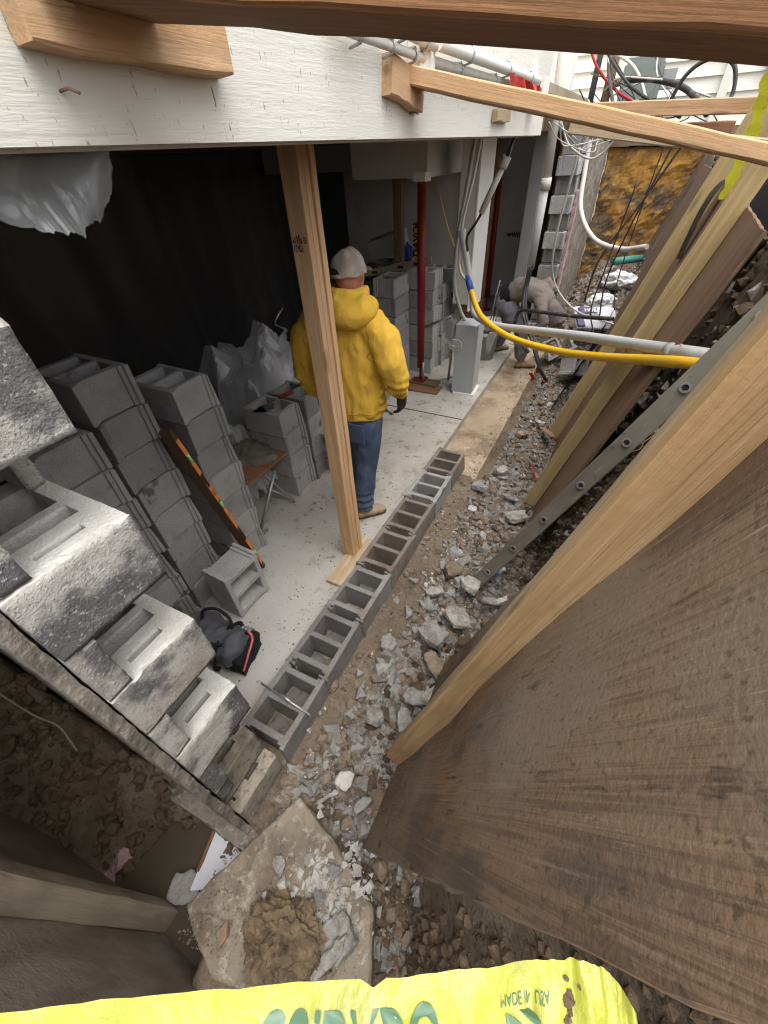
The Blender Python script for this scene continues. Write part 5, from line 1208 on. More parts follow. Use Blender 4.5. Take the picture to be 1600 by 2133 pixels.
plate(1045, 985, -.06, .11, .09, .05, (.2, -.2, Rg(50)), T['chunk'], 'grey block corner lying in the middle of the rubble', seed=21)
plate(1010, 1255, -.02, .12, .045, .09, (.4, .3, Rg(10)), T['chunk'], 'upright grey shard beside the dark grey slab', seed=23)
plate(1035, 1258, -.03, .15, .05, .05, (.2, -.3, Rg(40)), T['chunk_pale'], 'pale hollow shard next to the timber', seed=24)
plate(980, 1065, -.06, .07, .06, .06, (.3, .2, Rg(10)), T['chunk_pale'], 'bright white lump beside the far end of the row', seed=25)
plate(715, 1625, -.06, .10, .085, .06, (.2, .3, Rg(20)), T['chunk_pale'], 'bright white lump at the near end of the rubble', seed=26)
plate(750, 1680, -.06, .11, .05, .05, (.2, .2, Rg(60)), T['chunk'], 'smooth bluish grey stone below the white lump', seed=27)
plate(677, 1665, -.05, .13, .022, .03, (.1, .5, Rg(62)), T['chunk_pale'], 'thin pale splinter above the dirty concrete slab', seed=28)
plate(1085, 905, -.05, .07, .06, .02, (.3, .3, Rg(30)), T['chunk_pink'], 'pink tile fragment near the tan footing', seed=29)
for i, (px, py, w_, d_, t_, rz, lb) in enumerate(((862, 1452, .15, .10, .05, 20, 'broad grey block piece low in the near rubble'), (900, 1455, .14, .07, .05, 70, 'steep grey wedge just below the tan wedge'), (815, 1345, .13, .09, .05, -30, 'grey block lump at the left edge of the rubble beside the row'), (800, 1400, .10, .08, .05, 10, 'rounded grey lump beside the second block of the row'), (845, 1500, .14, .08, .05, -60, 'long grey piece near the timber foot'), (780, 1500, .11, .09, .05, 40, 'squarish grey brown piece left of the timber foot'), (905, 1235, .13, .07, .05, 35, 'brownish grey shard left of the dark grey slab'), (1000, 1020, .13, .09, .05, -25, 'pale grey shard beside the far end of the row'))):
    plate(px, py, -.05, w_, d_, t_, (.25*(-1)**i, .2*(-1)**(i//2), Rg(rz)), T['chunk'], lb, seed=70+i)
lb_ = loose_block(at(1178, 775, z=-.02)+V((0, 0, .10)), Rg(80), 'grey block half sunk in the rubble by the black sheet', None, rot=(Rg(75), Rg(18), Rg(62)))
loose_block(at(1160, 740, z=-.02)+V((0, 0, .12)), 0, 'tilted grey block behind the yellow hose in the rubble', None, rot=(Rg(60), Rg(-30), Rg(20)))
plate(1255, 590, .20, .55, .42, .16, (1.0, .35, Rg(30)), T['chunk_pale'], 'big jagged slab of broken concrete before the orange wall', seed=31, lumps=.04)
# medium chunks
poly = [((-.66, .30), (-.30, .55)), ]
GRP = 'rubble chunks on the trench floor'
rg = random.Random(5); cnt = 0
KEYS = ['chunk']*8+['chunk_brown']*6+['clod']*4+['chunk_pale']*2+['chunk_pink']*1
LAB = {'chunk': ('rubble_chunk', 'grey broken concrete chunk in the trench rubble'), 'chunk_brown': ('rubble_chunk', 'brown dirt covered chunk in the trench rubble'), 'clod': ('clay_clod', 'dark brown clod of earth in the trench rubble'), 'chunk_pale': ('rubble_chunk', 'pale whitish chunk in the trench rubble'), 'chunk_pink': ('brick_fragment', 'pinkish brick fragment in the trench rubble')}
ZONE = [(.75, 'beside the foot of the near plywood'), (1.35, 'beside the near half of the block row'), (2.3, 'at the foot of the ladder'), (3.4, 'beside the far end of the block row'), (4.7, 'along the tan footing'), (6.2, 'near the bending worker'), (99, 'in the far heap before the orange wall')]
while cnt < 296:
    y = rg.choice((rg.uniform(.12, 1.5), rg.uniform(.12, 1.3), rg.uniform(.3, 1.3), rg.uniform(.4, 1.6), rg.uniform(1.2, 3.4), rg.uniform(2, 4.5), rg.uniform(4, 6), rg.uniform(6, 9.5)))
    xl = lerp_tab(y, [(.1, -.66), (.4, -.62), (1.0, -.60), (1.6, -.60), (2.5, -.58), (4, -.56), (5.5, -.55), (7, -.75), (9.5, -.75)]); xr = lerp_tab(y, [(0, -.30), (1, -.32), (1.2, -.14), (2.4, -.12), (5, -.1), (6.5, -.0), (9.5, .3)])
    x = rg.uniform(xl, xr)
    if x < xl+.08 and rg.random() < .6: continue
    s = rg.choice((rg.uniform(.035, .06), rg.uniform(.045, .085), rg.uniform(.06, .12)))*(1.2 if y > 3 else 1.22)*(1.35 if y > 5.5 else 1)
    if y > 5.2 and x < -.55 and y < 6.3: continue
    k = rg.choice(KEYS)
    if 1.2 < y < 2.6 and x > -.42 and k in ('chunk', 'chunk_pale'): k = 'clod'
    zn = [n for m_, n in ZONE if y < m_][0]
    nm, lb = LAB[k]; lb = lb.replace('in the trench rubble', zn); sz = 'small ' if s < .06 else ('larger ' if s > .09 else '')
    chunk(nm, x, y, s, k, sz+lb, sz+lb.replace('chunk', 'chunks')[:60], rg=rg); cnt += 1
# gravel and crumbs, too many to count
def crumbs(name, n, region, smin, smax, m, label, seed, kinds=6, on=None, zoff=0, pw=2.2):
    r = random.Random(seed); src = [HULLS[i] for i in range(kinds)]
    vv, ff = [], []; base = []
    low = []
    for s in range(kinds):
        rr = random.Random(s+seed); b = bmesh.new()
        if m in (T['clod'], T['chunk_brown']):
            bmesh.ops.create_icosphere(b, subdivisions=1, radius=.5)
            for v in b.verts: v.co = V((v.co.x*rr.uniform(.7, 1.2), v.co.y*rr.uniform(.7, 1.2), v.co.z*rr.uniform(.55, .95)))
        else:
            for i in range(10):
                v = V((rr.uniform(-1, 1), rr.uniform(-1, 1), rr.uniform(-.8, .8))); b.verts.new(v*.5)
        g = bmesh.ops.convex_hull(b, input=list(b.verts)); bmesh.ops.delete(b, geom=[e for e in g['geom_interior'] if isinstance(e, bmesh.types.BMVert)], context='VERTS')
        b.verts.index_update(); low.append(([v.co.copy() for v in b.verts], [[v.index for v in f.verts] for f in b.faces])); b.free()
    for i in range(n):
        x, y = region(r)
        if x is None: continue
        z = (on or H)(x, y)+zoff; s = smin+(smax-smin)*r.random()**pw
        R = Matrix.Rotation(r.uniform(0, 6.3), 3, 'Z') @ Matrix.Rotation(r.uniform(0, 6.3), 3, 'X')
        cv, cf = low[r.randrange(kinds)]; o0 = len(vv)
        vv += [tuple(R @ c*s+V((x, y, z+s*.12))) for c in cv]; ff += [[q+o0 for q in f] for f in cf]
    me = bpy.data.meshes.new(name); me.from_pydata(vv, [], ff)
    return mobj(name, me, m, label=label, cat='gravel', kind='stuff')
def trench(r):
    y = r.uniform(-.1, 9.8) if r.random() < .55 else r.uniform(-.1, 3.4)
    xl = lerp_tab(y, [(-.1, -.70), (.3, -.80), (.9, -.64), (2.5, -.64), (3.4, -.60), (6, -.6), (7, -.78)])-(.18 if .4 < y < 3 and r.random() < .10 else 0); xr = lerp_tab(y, [(0, .0), (1, -.2), (1.2, .1), (2.4, 0), (6, .1), (9, .3)])
    return (xl+(xr-xl)*r.random(), y)
crumbs('gravel', 7500, trench, .007, .045, T['chunk'], 'loose grey gravel scattered over the trench floor', 3)
crumbs('soil_crumbs', 6000, trench, .006, .034, T['clod'], 'brown crumbs of earth scattered over the trench floor', 8)
crumbs('pale_grit', 2600, trench, .006, .04, T['chunk_pale'], 'pale grit scattered over the trench floor', 14)
crumbs('bank_clods', 3200, lambda r: (r.uniform(-.08, .55), r.uniform(1.05, 2.6)), .015, .06, T['clod'], 'clods of dark earth on the bank behind the ladder', 21)
crumbs('bank_clods', 2500, lambda r: (r.uniform(.3, 1.4), r.uniform(2.2, 8)), .02, .10, T['clod'], 'dark clods along the top of the bank', 24)
crumbs('bank_stones', 260, lambda r: (r.uniform(.1, .8), r.uniform(1.6, 3.0)), .02, .10, T['chunk'], 'stones stuck in the upper bank', 25)
crumbs('rubble', 1900, trench, .03, .10, T['chunk'], 'mid sized broken concrete strewn along the trench', 61, kinds=12, pw=1.6)
crumbs('red_fragments', 240, trench, .012, .05, T['chunk_pink'], 'pinkish brick crumbs scattered over the trench floor', 63, kinds=10)
crumbs('brown_rubble', 1200, trench, .025, .10, T['chunk_brown'], 'dirt covered lumps strewn along the trench', 62, kinds=12, pw=1.6)
crumbs('hole_clods', 1100, lambda r: (r.uniform(-2.9, -1.14), r.uniform(-.40, .0)), .012, .085, T['clod'], 'dark clods of earth in the hole beside the old wall', 31)
crumbs('near_clods', 3400, lambda r: (r.uniform(-.35, .55), r.uniform(-.5, .16)), .008, .055, T['clod'], 'clods of earth below the near plywood sheet', 35)
crumbs('slab_specks', 900, lambda r: (-1.15-abs(r.gauss(0, .5)), r.uniform(.5, 4.4)), .003, .016, T['chunk_brown'], 'specks of dirt on the concrete floor', 41, on=lambda x, y: 0.0)
crumbs('footing_specks', 1600, lambda r: (r.uniform(-.84, -.62), r.uniform(.2, 6.5)), .004, .022, T['chunk_brown'], 'dirt crumbs along the footing', 43, on=lambda x, y: max(-.083, H(x, y)))
# roots sticking out of the bank
rr = random.Random(4)
for i in range(9):
    y = rr.uniform(1.5, 2.4); z = rr.uniform(.7, 1.9); x = -.05+(z+.125)/3.3+.02
    pts = [V((x, y, z))]
    for k in range(4): pts.append(pts[-1]+V((rr.uniform(-.05, .05), rr.uniform(-.09, .09), rr.uniform(-.06, .03))))
    tube('root', pts, .003, T['root'], n=5, seg=5, label='thin pale root hanging from the bank above the ladder', cat='root', group='roots in the bank above the ladder')
tube('root', [(-1.9, -.10, .70), (-1.75, -.09, .52), (-1.62, -.07, .50), (-1.55, -.10, .38)], .004, T['root'], n=6, seg=5, label='pale dry root in the earth below the toothed wall', cat='root')

# ================================================================== NEAR GROUND AT THE BOTTOM
def flat_poly(pts, t, m, name, label, cat, seed=1, lump=.012, cuts=5):
    bm = bmesh.new(); f = bm.faces.new([bm.verts.new(p) for p in pts]); bm.normal_update(); nrm = f.normal.copy(); nrm = nrm if nrm.z > 0 else -nrm
    g = bmesh.ops.extrude_face_region(bm, geom=[f]); bmesh.ops.translate(bm, verts=[v for v in g['geom'] if isinstance(v, bmesh.types.BMVert)], vec=-nrm*t)
    bmesh.ops.recalc_face_normals(bm, faces=bm.faces); bevel_sharp(bm, .008, 1, .4); bmesh.ops.triangulate(bm, faces=list(bm.faces))
    for _ in range(cuts-2): bmesh.ops.subdivide_edges(bm, edges=[e for e in bm.edges if e.calc_length() > .03], cuts=1)
    bmesh.ops.triangulate(bm, faces=list(bm.faces))
    me = bpy.data.meshes.new(name); bm.to_mesh(me); bm.free(); displace(me, lump, 9, 4, seed)
    return mobj(name, me, m, label=label, cat=cat)
sp = [at(622, 1660, z=.05), at(500, 1775, z=.03), at(383, 1888, z=.0), at(395, 1935, z=-.01), at(440, 2045, z=-.03), at(620, 2110, z=.0), at(770, 2060, z=.03), at(775, 1890, z=.05), at(690, 1745, z=.055)]
flat_poly(sp, .10, T['slab_chunk'], 'concrete_slab', 'big dirt covered concrete slab lying below the toothed wall', 'concrete slab', 3, .01, 7)
def on_slab(x, y): return .012+.04*(y*.5)
crumbs('slab_rubble', 420, lambda r: (r.gauss(-.36, .085), r.gauss(.02, .09)), .006, .05, T['chunk_pale'], 'pale concrete crumbs heaped on the dirty slab', 51, on=lambda x, y: .035)
crumbs('slab_soil', 1500, lambda r: (r.uniform(-.85, -.2), r.uniform(-.36, .12)), .003, .013, T['chunk_brown'], 'crumbs of soil over the dirty slab', 52, on=lambda x, y: .03+.045*y+.02*(x+.6))
for i, (px, py, s, k, lb) in enumerate(((575, 1805, .10, 'chunk', 'flat grey flake on the dirty concrete slab'), (700, 1805, .10, 'chunk', 'rounded grey flake at the edge of the dirty slab'), (665, 1870, .09, 'chunk', 'dark grey flake on the lower half of the dirty slab'), (552, 1865, .035, 'chunk_pale', 'tiny white lump alone on the dirty slab'), (645, 1790, .06, 'chunk_pale', 'white lump in the middle of the dirty slab'))):
    p = at(px, py, z=.05); o = chunk('rubble_chunk', p.x, p.y, s, k, lb, z=p.z-.01, sc=(1, 1, .4), rot=(0, 0, i), idx=i)
plate(705, 1960, .03, .13, .16, .05, (.1, -.2, Rg(-15)), T['chunk'], 'grey block corner piece lying on the lower slab edge', seed=41)
plate(690, 1990, .06, .04, .20, .05, (.15, .1, Rg(-22)), T['chunk'], 'long grey block rib at the bottom of the slab', seed=42)
p = at(478, 1935, z=.03); o = chunk('rock', p.x, p.y, .115, 'chunk', 'pinkish orange pointed rock on the dirty slab', z=.012, sc=(.55, 1.5, .5), rot=(.2, .1, -.35), idx=9, cat='rock'); o.data = with_mat(HULLS[9], T['rock'])
bm = bmesh.new(); bmesh.ops.create_icosphere(bm, subdivisions=5, radius=1); me = bpy.data.meshes.new('lump'); bm.to_mesh(me); bm.free()
for v in me.vertices: v.co = V((v.co.x*.15, v.co.y*.12, max(-.03, v.co.z*.08)))*(1+.32*fbm(v.co, 1.4, 3, 5)+.20*(1-2*abs(fbm(v.co, 2.6, 3, 2)))+.06*fbm(v.co, 9, 3, 7))
p = at(600, 1965, z=.03); mobj('clay_lump', me, T['clay'], loc=p+V((0, 0, .02)), label='large yellow brown lump of clay on the dirty slab', cat='clay lump')
# left shoring in the foreground
sheet('plywood_sheet', ((-.70, -.455, -.36), (-1.75, -.425, -.36), (-1.75, -.40, 1.6), (-.66, -.47, 1.6)), mat('wet_plywood', (.31, .262, .215), [(3, (1, 3, 3), 6, .42, .66, (.20, .165, .132), .85), (20, (.5, 6, 6), 4, .55, .7, (.24, .20, .165), .6), (60, I3, 4, .6, .7, (.06, .05, .04), .5)], [(30, I3, .5, 5), (90, I3, .3, 3)], .75), .018, 20, 30, .01, label='dark wet plywood sheet standing in the lower left corner', cat='plywood')
board('shoring_post', (-1.06, -.385, -.36), (-1.03, -.375, 1.75), .085, .085, T['muddy_wood'], up=(0, 1, 0), label='thick muddy post standing against the lower left plywood', cat='post', cuts=14, bev=.006, jit=.003)
plate(385, 1850, -.27, .14, .13, .02, (.15, .2, Rg(30)), T['chunk'], 'thin dark flat stone beside the puddle', seed=51)
for i in range(16):
    p = at(478+rg.uniform(-18, 22), 1765+rg.uniform(-30, 22), z=-.24); chunk('rubble_chunk', p.x, p.y, rg.uniform(.03, .065), 'chunk_brown', 'dark wet pebble heaped at the edge of the puddle', 'wet pebbles by the puddle', z=-.255, rg=rg, cat='pebble')
board('wood_scrap', at(412, 1815, z=-.25), at(447, 1728, z=-.22), .016, .012, T['door'], cuts=4, label='narrow brown wood strip along the puddle edge', cat='scrap')
wb = bmesh.new(); wq = [at(398, 1856, z=-.262), at(449, 1722, z=-.255), at(525, 1762, z=-.26), at(480, 1850, z=-.27)]
f_ = wb.faces.new([wb.verts.new(p) for p in wq]); bmesh.ops.recalc_face_normals(wb, faces=wb.faces); bmesh.ops.solidify(wb, geom=[f_], thickness=.014)
mobj('laminate_board', wb, mat('white_laminate', (.72, .72, .78), [(6, I3, 4, .5, .7, (.6, .6, .66), .5)], [], .12, spec=.6), label='white glossy board scrap wedged beside the dirty slab', cat='board')
pb = bmesh.new(); rows = []
p = at(240, 1805, z=-.26)
for i in range(8): rows.append([pb.verts.new(p+V((.025*t-.04+.01*math.sin(i*2), .018*i-.06+.01*math.sin(t*2), .02*math.sin(i*1.3+t)))) for t in range(4)])
for a, b in zip(rows, rows[1:]):
    for t in range(3): pb.faces.new((a[t], a[t+1], b[t+1], b[t]))
mobj('paper_scrap', pb, T['pinkfoam'], label='torn pink insulation scrap at the foot of the earth', cat='scrap')
# bottle by the ladder foot
bt = thing('water_bottle', 'clear plastic bottle with blue label at the ladder foot', 'bottle', at(1022, 1203, z=-.06)+V((0, .02, .02)), rz=Rg(35))
mobj('body', tube_bm([(-.10, 0, .03), (-.095, 0, .03), (-.03, 0, .03), (0, 0, .03), (.05, 0, .03), (.075, 0, .03)], [.02, .031, .032, .030, .032, .015], 16), T['bottle'], bt)
mobj('label_band', tube_bm([(-.02, 0, .03), (.04, 0, .03)], .0325, 16, cap=False), T['blue_label'], bt)
mobj('cap', tube_bm([(.075, 0, .03), (.095, 0, .03)], .014, 12), T['white'], bt)

# ================================================================== FAR TRENCH AND TOP RIGHT
sk = thing('cement_sack', 'white paper cement sack with purple print lying in the rubble', 'sack', at(1235, 670, z=.28)+V((0, 0, 0)), rz=Rg(32))
me = rough_box(-.30, .30, -.20, .20, 0, .13, .03, 0, 1)
for v in me.vertices:
    e = max(abs(v.co.x)/.30, abs(v.co.y)/.20); v.co.z = .065+(v.co.z-.065)*(1-.75*max(0, e-.55)/.45)+fbm(v.co, 6, 3, 2)*.02
mobj('paper', smooth(me), T['sack'], sk)
sk.rotation_euler = (Rg(28), Rg(4), Rg(28))
def on_sack(x, y): return .145
mobj('logo_patch', (lambda b: b)(tube_bm([(-.27, .06, .138), (-.20, .07, .141), (-.10, .065, .143), (0, .06, .140)], [(.002, .05), (.002, .07), (.002, .062), (.002, .05)], 10, None, side=(0, 0, 1))), T['sack_purple'], sk)
mobj('lettering', text_mesh('HOL', .085, bold=.003), T['white'], sk, M4=Matrix.Translation((-.10, .062, .1475)))
mobj('lettering', text_mesh('PECTOR', .04), T['ink'], sk, M4=Matrix.Translation((-.06, -.02, .142)))
mobj('lettering', text_mesh('BASE MIX', .025), T['ink'], sk, M4=Matrix.Translation((-.10, -.06, .142)))
for i in range(6): mobj('print_line', box_bm(0, .22, 0, .006, 0, .001), T['cardboard'], sk, loc=(-.02+.01*i, -.085-.016*i, .136))
mobj('purple_end', box_bm(-.296, -.20, -.19, -.02, .06, .115, .01), T['sack_purple'], sk)
plastic('white_bag', T['sack'], at(1290, 600, z=.42), (.22, .16, .12), 12, 'crumpled white plastic bag beside the jagged concrete slab', 'bag', crumple=.25)
plastic('white_bag', T['sack'], at(1250, 640, z=.36), (.16, .12, .10), 15, 'small grey white bag behind the cement sack', 'bag', crumple=.25)
tube('green_pipe', [at(1275, 545, z=.62), at(1335, 538, z=.64)], .06, T['teal'], seg=14, label='teal plastic pipe end lying before the orange wall', cat='pipe')
pal = thing('pallet', 'small pinkish slatted crate by the bending worker', 'crate', at(1150, 690, z=.1), rz=.5)
for i in range(5): mobj('slat', box_bm(-.14, .14, -.10+.05*i, -.07+.05*i, .10, .115, .002), T['muddy_wood'], pal)
for s in (-1, 1): mobj('side', box_bm(s*.13-.01, s*.13+.01, -.11, .14, 0, .099, .002), T['muddy_wood'], pal)
for i, (x, y, z) in enumerate(((-.66, 5.25, -.02), (-.62, 5.4, .02), (-.5, 5.2, -.04))):
    mobj('red_scrap', rough_box(-.02, .02, -.004, .004, -.05, .05, .012, .02, 18, i), T['redpost'], M4=Matrix.Translation((x, y, z+.06)) @ Matrix.Rotation(.6*i-.5, 4, 'Y'), label=('left', 'middle', 'right')[i]+' red plastic scrap in the rubble behind the yellow hose', cat='scrap')
board('wood_scrap', at(1130, 890, z=-.05), at(1150, 920, z=-.03)+V((0, 0, .06)), .06, .006, T['red_wood'], cuts=3, label='reddish splinter of board beside the leaning planks', cat='scrap')
board('wood_scrap', at(1106, 965, z=-.06), at(1118, 1000, z=-.06), .012, .008, T['red'], cuts=3, label='thin red stick lying in the rubble', cat='scrap')
# loop of hose and wires hanging at the far end
tube('hanging_hose', [(-.83, 7.5, 2.35), (-.80, 7.4, 1.95), (-.72, 7.2, 1.55), (-.45, 6.9, 1.28), (-.1, 6.6, 1.22), (.18, 6.3, 1.30)], .03, T['pvc'], n=12, seg=10, label='dusty hose looping down in front of the orange wall', cat='hose')
rw = random.Random(12)
WL = ['thin dark wire hanging nearest the orange wall centre', 'dark wire slanting over the orange wall', 'thin black wire trailing to the cement sack', 'thin wire hanging left of the orange wall centre', 'white thin wire looping at the far wall end', 'pale wire drooping to the broken slab']
for i, (pts, r, m) in enumerate((([(.15, 6.5, 2.3), (-.05, 6.5, 1.5), (-.15, 6.5, .9), (-.1, 6.4, .45)], .009, 'rubber'), ([(.25, 6.8, 2.25), (0, 6.8, 1.7), (-.3, 6.7, 1.1), (-.35, 6.6, .6)], .012, 'rubber'), ([(-.12, 6.4, 1.9), (-.2, 6.3, 1.0), (-.22, 6.2, .6), (-.05, 5.9, .32)], .009, 'rubber'), ([(.05, 7, 2.3), (.0, 7, 1.6), (-.02, 6.9, .8), (.05, 6.7, .5)], .007, 'rubber'),
                         ([(-.86, 5.2, 2.4), (-.75, 5.3, 2.22), (-.55, 5.5, 2.12), (-.40, 5.5, 2.25), (-.5, 5.4, 2.34)], .009, 'rope'), ([(-.70, 5.6, 2.2), (-.78, 5.8, 1.4), (-.72, 6.0, .95), (-.40, 6.0, .65), (.1, 5.8, .58)], .012, 'pvc'))):
    tube('loose_wire', pts, r, T[m], n=10, seg=6, label=WL[i], cat='wire')
for i in range(8):
    a = V((rw.uniform(-.9, -.5), rw.uniform(5.0, 7.2), rw.uniform(2.55, 3.1))); b = V((rw.uniform(-.5, .35), rw.uniform(4.6, 6.2), rw.uniform(2.28, 2.6)))
    mid = a.lerp(b, .5)+V((rw.uniform(-.1, .1), 0, rw.uniform(-.25, .12)))
    tube('loose_wire', [a, mid, b], rw.choice((.006, .008, .012)), T[rw.choice(('rubber', 'rubber', 'rope', 'conduit'))], n=10, seg=6, label='one of the tangled wires strung below the clapboards', cat='wire', group='tangled wires at the far end')
for i in range(4):
    q = lambda a_: rw.uniform(-a_, a_)
    tube('loose_wire', [(-.84+q(.05), 4.9+q(.2), 2.38), (-.74+q(.08), 5.0+q(.2), 2.24+q(.03)), (-.62+q(.08), 5.2+q(.2), 2.20+q(.03)), (-.50+q(.08), 5.4+q(.2), 2.23+q(.03)), (-.36+q(.08), 5.6+q(.2), 2.27+q(.03))], rw.choice((.003, .004, .006)), T[rw.choice(('conduit', 'pvc', 'rubber'))], n=8, seg=6, label='one of the loose wires knotted under the siding corner', cat='wire', group='loose wires under the siding corner')
for i in range(9):
    a = V((rw.uniform(-.85, -.2), rw.uniform(5.5, 7.0), rw.uniform(2.6, 3.2))); c_ = V((rw.uniform(-.35, .4), rw.uniform(4.8, 5.8), rw.uniform(2.30, 2.45)))
    tube('loose_wire', [a, a.lerp(c_, .35)+V((rw.uniform(-.08, .08), 0, -.12)), a.lerp(c_, .7)+V((rw.uniform(-.1, .1), 0, -.10)), c_, c_+V((rw.uniform(-.15, .15), -.1, rw.uniform(.02, .14)))], rw.choice((.003, .004, .006)), T[rw.choice(('rubber', 'rubber', 'conduit'))], n=9, seg=5, label='one of the thin black wires hanging before the gas meter', cat='wire', group='thin wires before the gas meter')
tube('black_hose', [(-.42, 5.4, 2.62), (-.2, 5.3, 2.6), (.05, 5.1, 2.52), (.25, 4.9, 2.36)], .02, T['rubber'], n=10, seg=8, label='black hose slanting in front of the clapboards', cat='hose')
tube('black_hose', [(-.05, 5.0, 2.38), (.02, 5.0, 2.58), (.15, 5.0, 2.66), (.30, 4.95, 2.62), (.36, 4.9, 2.48), (.33, 4.85, 2.36)], .014, T['rubber'], n=10, seg=8, label='grey hose looped above the far brace board', cat='hose')
tube('red_cable', [(-.95, 6.0, 3.1), (-.75, 5.9, 2.78), (-.5, 5.8, 2.58), (-.30, 5.6, 2.48)], .012, T['red'], n=8, seg=6, label='red cable slanting down beside the gas meter', cat='cable')
gm_ = thing('gas_meter', 'grey green meter box on rusty pipes before the clapboards', 'meter', (-.42, 7.6, 2.55))
mobj('housing', box_bm(-.20, .22, -.14, .14, .03, .32, .03, seg=2), T['meter'], gm_)
mobj('lid', box_bm(-.18, .20, -.12, .12, .322, .38, .02), T['meter'], gm_)
mobj('pipe', tube_bm([(.05, 0, .37), (.05, 0, .62), (.05, .05, .9)], .045, 12), T['rust'], gm_)
mobj('pipe', tube_bm([(-.36, .0, -.2), (-.34, 0, .3), (-.30, 0, .9)], .05, 12), T['rust'], gm_)
mobj('pipe', tube_bm([(-.52, -.05, -.5), (-.50, -.05, .9)], .035, 12), T['rubber'], gm_)
mobj('dial', box_bm(.225, .36, -.1, .05, .1, .26, .01), T['steel'], gm_)
mobj('valve', tube_bm([(-.36, -.09, .18), (-.2, -.09, .2)], .04, 10), T['rust'], gm_)
# boards at the top right and the yellow tape there
board('shoring_stake', (.50, 4.2, 1.9), (.80, 4.3, 3.0), .14, .045, T['pine'], up=(-.3, -1, 0), label='wide yellowish stake at the right end of the far brace', cat='stake')
board('shoring_stake', (.55, 4.9, 1.9), (.74, 4.95, 2.95), .09, .045, T['pine'], up=(-.3, -1, 0), label='narrow yellowish stake behind the wide stake', cat='stake')
def strip(name, pts, wv, m, label, n=8, tw=0.0):
    P = catmull(pts, n); bm = bmesh.new(); rr_ = []
    for i, p in enumerate(P):
        w_ = V(wv).normalized()*V(wv).length; w_ = w_ + V((.012*math.sin(i*.9), .012*math.cos(i*.7), 0)); rr_.append((bm.verts.new(p-w_*.5), bm.verts.new(p+w_*.5)))
    for a, b in zip(rr_, rr_[1:]): bm.faces.new((a[0], a[1], b[1], b[0])).smooth = True
    return mobj(name, bm, m, label=label, cat='barrier tape')
strip('barrier_tape', [at(1508, 415, y=3.62), at(1524, 375, y=3.6), at(1548, 325, y=3.58), at(1572, 265, y=3.55), at(1588, 205, y=3.5), at(1604, 150, y=3.45)], (.055, .02, .0), mat('bright_yellow_tape', (.72, .68, .05), [(30, I3, 4, .66, .72, (.10, .09, .04), .8)], [(20, I3, .4, 4)], .35), 'yellow barrier tape strung upright behind the leaning planks at top right')
sheet('membrane_sheet', ((.56, 3.0, 1.7), (.50, 3.9, 1.8), (.72, 4.1, 2.5), (.78, 3.2, 2.4)), T['black'], .004, 8, 8, .04, label='black plastic membrane behind the yellow tape', cat='plastic sheet')

# ================================================================== CAUTION TAPE IN THE FOREGROUND
# the tape sags between two stakes, its printed side away from us
TZ = 1.87
TA = [at(-60, 2108, z=TZ), at(350, 2068, z=TZ), at(780, 2037, z=TZ), at(1000, 2012, z=TZ), at(1150, 1998, z=TZ), at(1230, 2003, z=TZ), at(1282, 2040, z=TZ-.005), at(1322, 2105, z=TZ-.015)]
for q in TA: pass
ct = thing('caution_tape', 'yellow caution tape with green lettering across the bottom foreground', 'caution tape', TA[2])
o_ = TA[2]; P = catmull(TA, 12); bm = bmesh.new(); rr_ = []; WD = V((.028, -.066, -.022)); WN = WD.cross(V((1, 0, 0))).normalized()
if WN.z < 0: WN = -WN
def tape_pt(fi, w_):
    """fi index along the ribbon, w_ 0..1 across it"""
    i0 = min(len(P)-2, max(0, int(fi))); p = P[i0].lerp(P[i0+1], fi-i0)
    return p+WD*w_+WN*(.0016*math.sin(fi*.55+w_*4)+.0012*math.sin(w_*12+fi*.2)+.0022*math.sin(fi*.23+1)+.0030*fbm((fi*.22, w_*1.3, 2), 1.5, 3)+.0022*(1-2*abs(fbm((fi*.16+w_*.9, w_*.6, 5), 1.6, 2))))
for i in range(len(P)):
    row_ = []
    for t in range(13):
        q = tape_pt(i, t/12)
        if t < 3 and i == 24: q = tape_pt(i+(.0), .05+.10*t)
        row_.append(bm.verts.new(q-o_))
    rr_.append(row_)
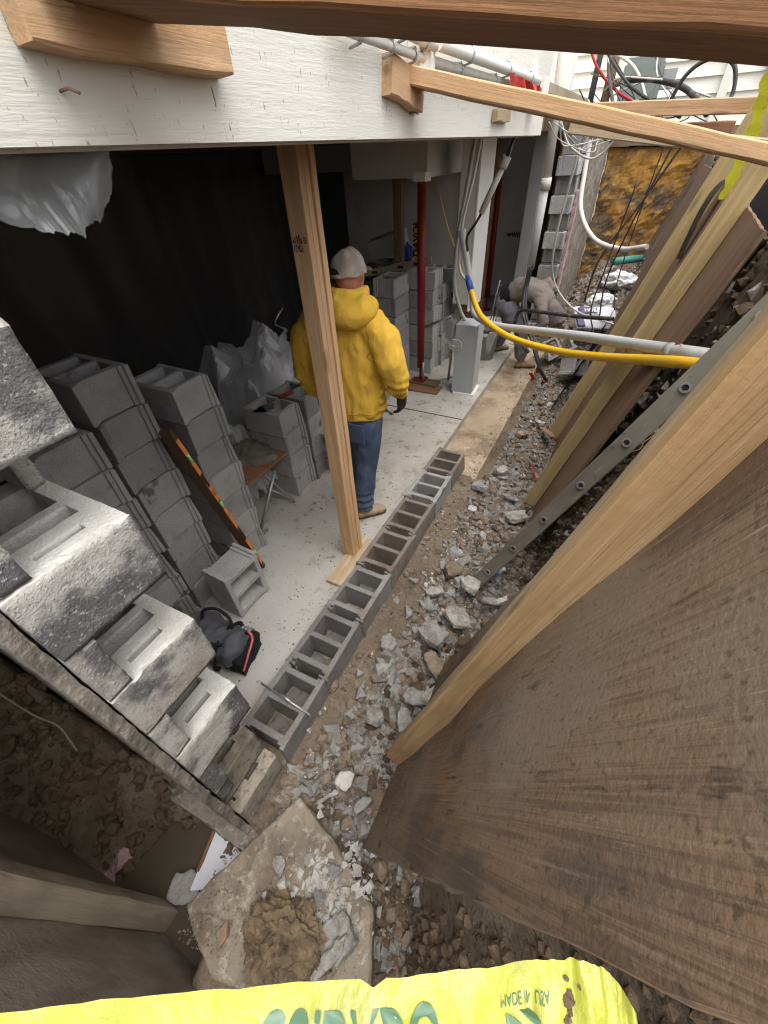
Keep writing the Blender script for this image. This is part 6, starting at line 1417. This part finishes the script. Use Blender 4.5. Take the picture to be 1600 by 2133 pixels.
for a, b in zip(rr_, rr_[1:]):
    for t in range(12): bm.faces.new((a[t], a[t+1], b[t+1], b[t])).smooth = True
bm.normal_update()
tape_o = mobj('ribbon', bm, T['tape'], ct)
def tape_idx(px):
    bx = at(px, 2060, z=TZ).x
    for i, (a, b) in enumerate(zip(P, P[1:])):
        if a.x <= bx <= b.x: return i+(bx-a.x)/max(1e-6, b.x-a.x)
    return len(P)-1
def tape_text(txt, px0, px1, v0, size, bold=0.0, sx=1.0):
    """lettering laid on the ribbon, seen from its back so that it stands upside down"""
    me = text_mesh(txt, size, .0, sx, bold); xs = [v.co.x for v in me.vertices]; mn, mx = min(xs), max(xs)
    for v in me.vertices:
        px = px0+(px1-px0)*(v.co.x-mn)/(mx-mn)
        v.co = tape_pt(tape_idx(px), (v0+v.co.y)/WD.length)+WN*.0009-o_
    return mobj('lettering', me, T['tape_ink'], ct)
tape_text('CUIDADO', 545, 905, .0285, .050, .0012)
tape_text('ION', 95, 235, .0285, .050, .0012)
tape_text('MADE IN USA', 1028, 1128, .0165, .0085)
bm = bmesh.new()     # printed flag emblem below
fl = []
for (a, b) in (((1035, .044), (1135, .040)),):
    pass
def tp(px, off): return tape_pt(tape_idx(px), off/WD.length)+WN*.0012-o_
for quad in (((1037, .0225), (1068, .027), (1076, .046), (1040, .048)), ((1064, .0215), (1084, .022), (1134, .030), (1136, .037)), ((1074, .030), (1092, .033), (1140, .042), (1142, .050))):
    bm.faces.new([bm.verts.new(tp(*q)) for q in quad])
mobj('flag_emblem', bm, T['tape_ink'], ct)
for (px, off, r) in ((1165, .018, .0045), (1170, .0225, .003), (1160, .027, .0022), (1190, .012, .0012), (1165, .008, .0012)):
    c = tp(px, off); bm = bmesh.new(); bmesh.ops.create_icosphere(bm, subdivisions=2, radius=r); me = bpy.data.meshes.new('m'); bm.to_mesh(me); bm.free()
    for v in me.vertices: v.co = V((v.co.x, v.co.y, v.co.z*.25))*(1+.8*fbm(v.co, 400, 2, px))
    mobj('mud_spot', me, T['clod'], ct, loc=c)
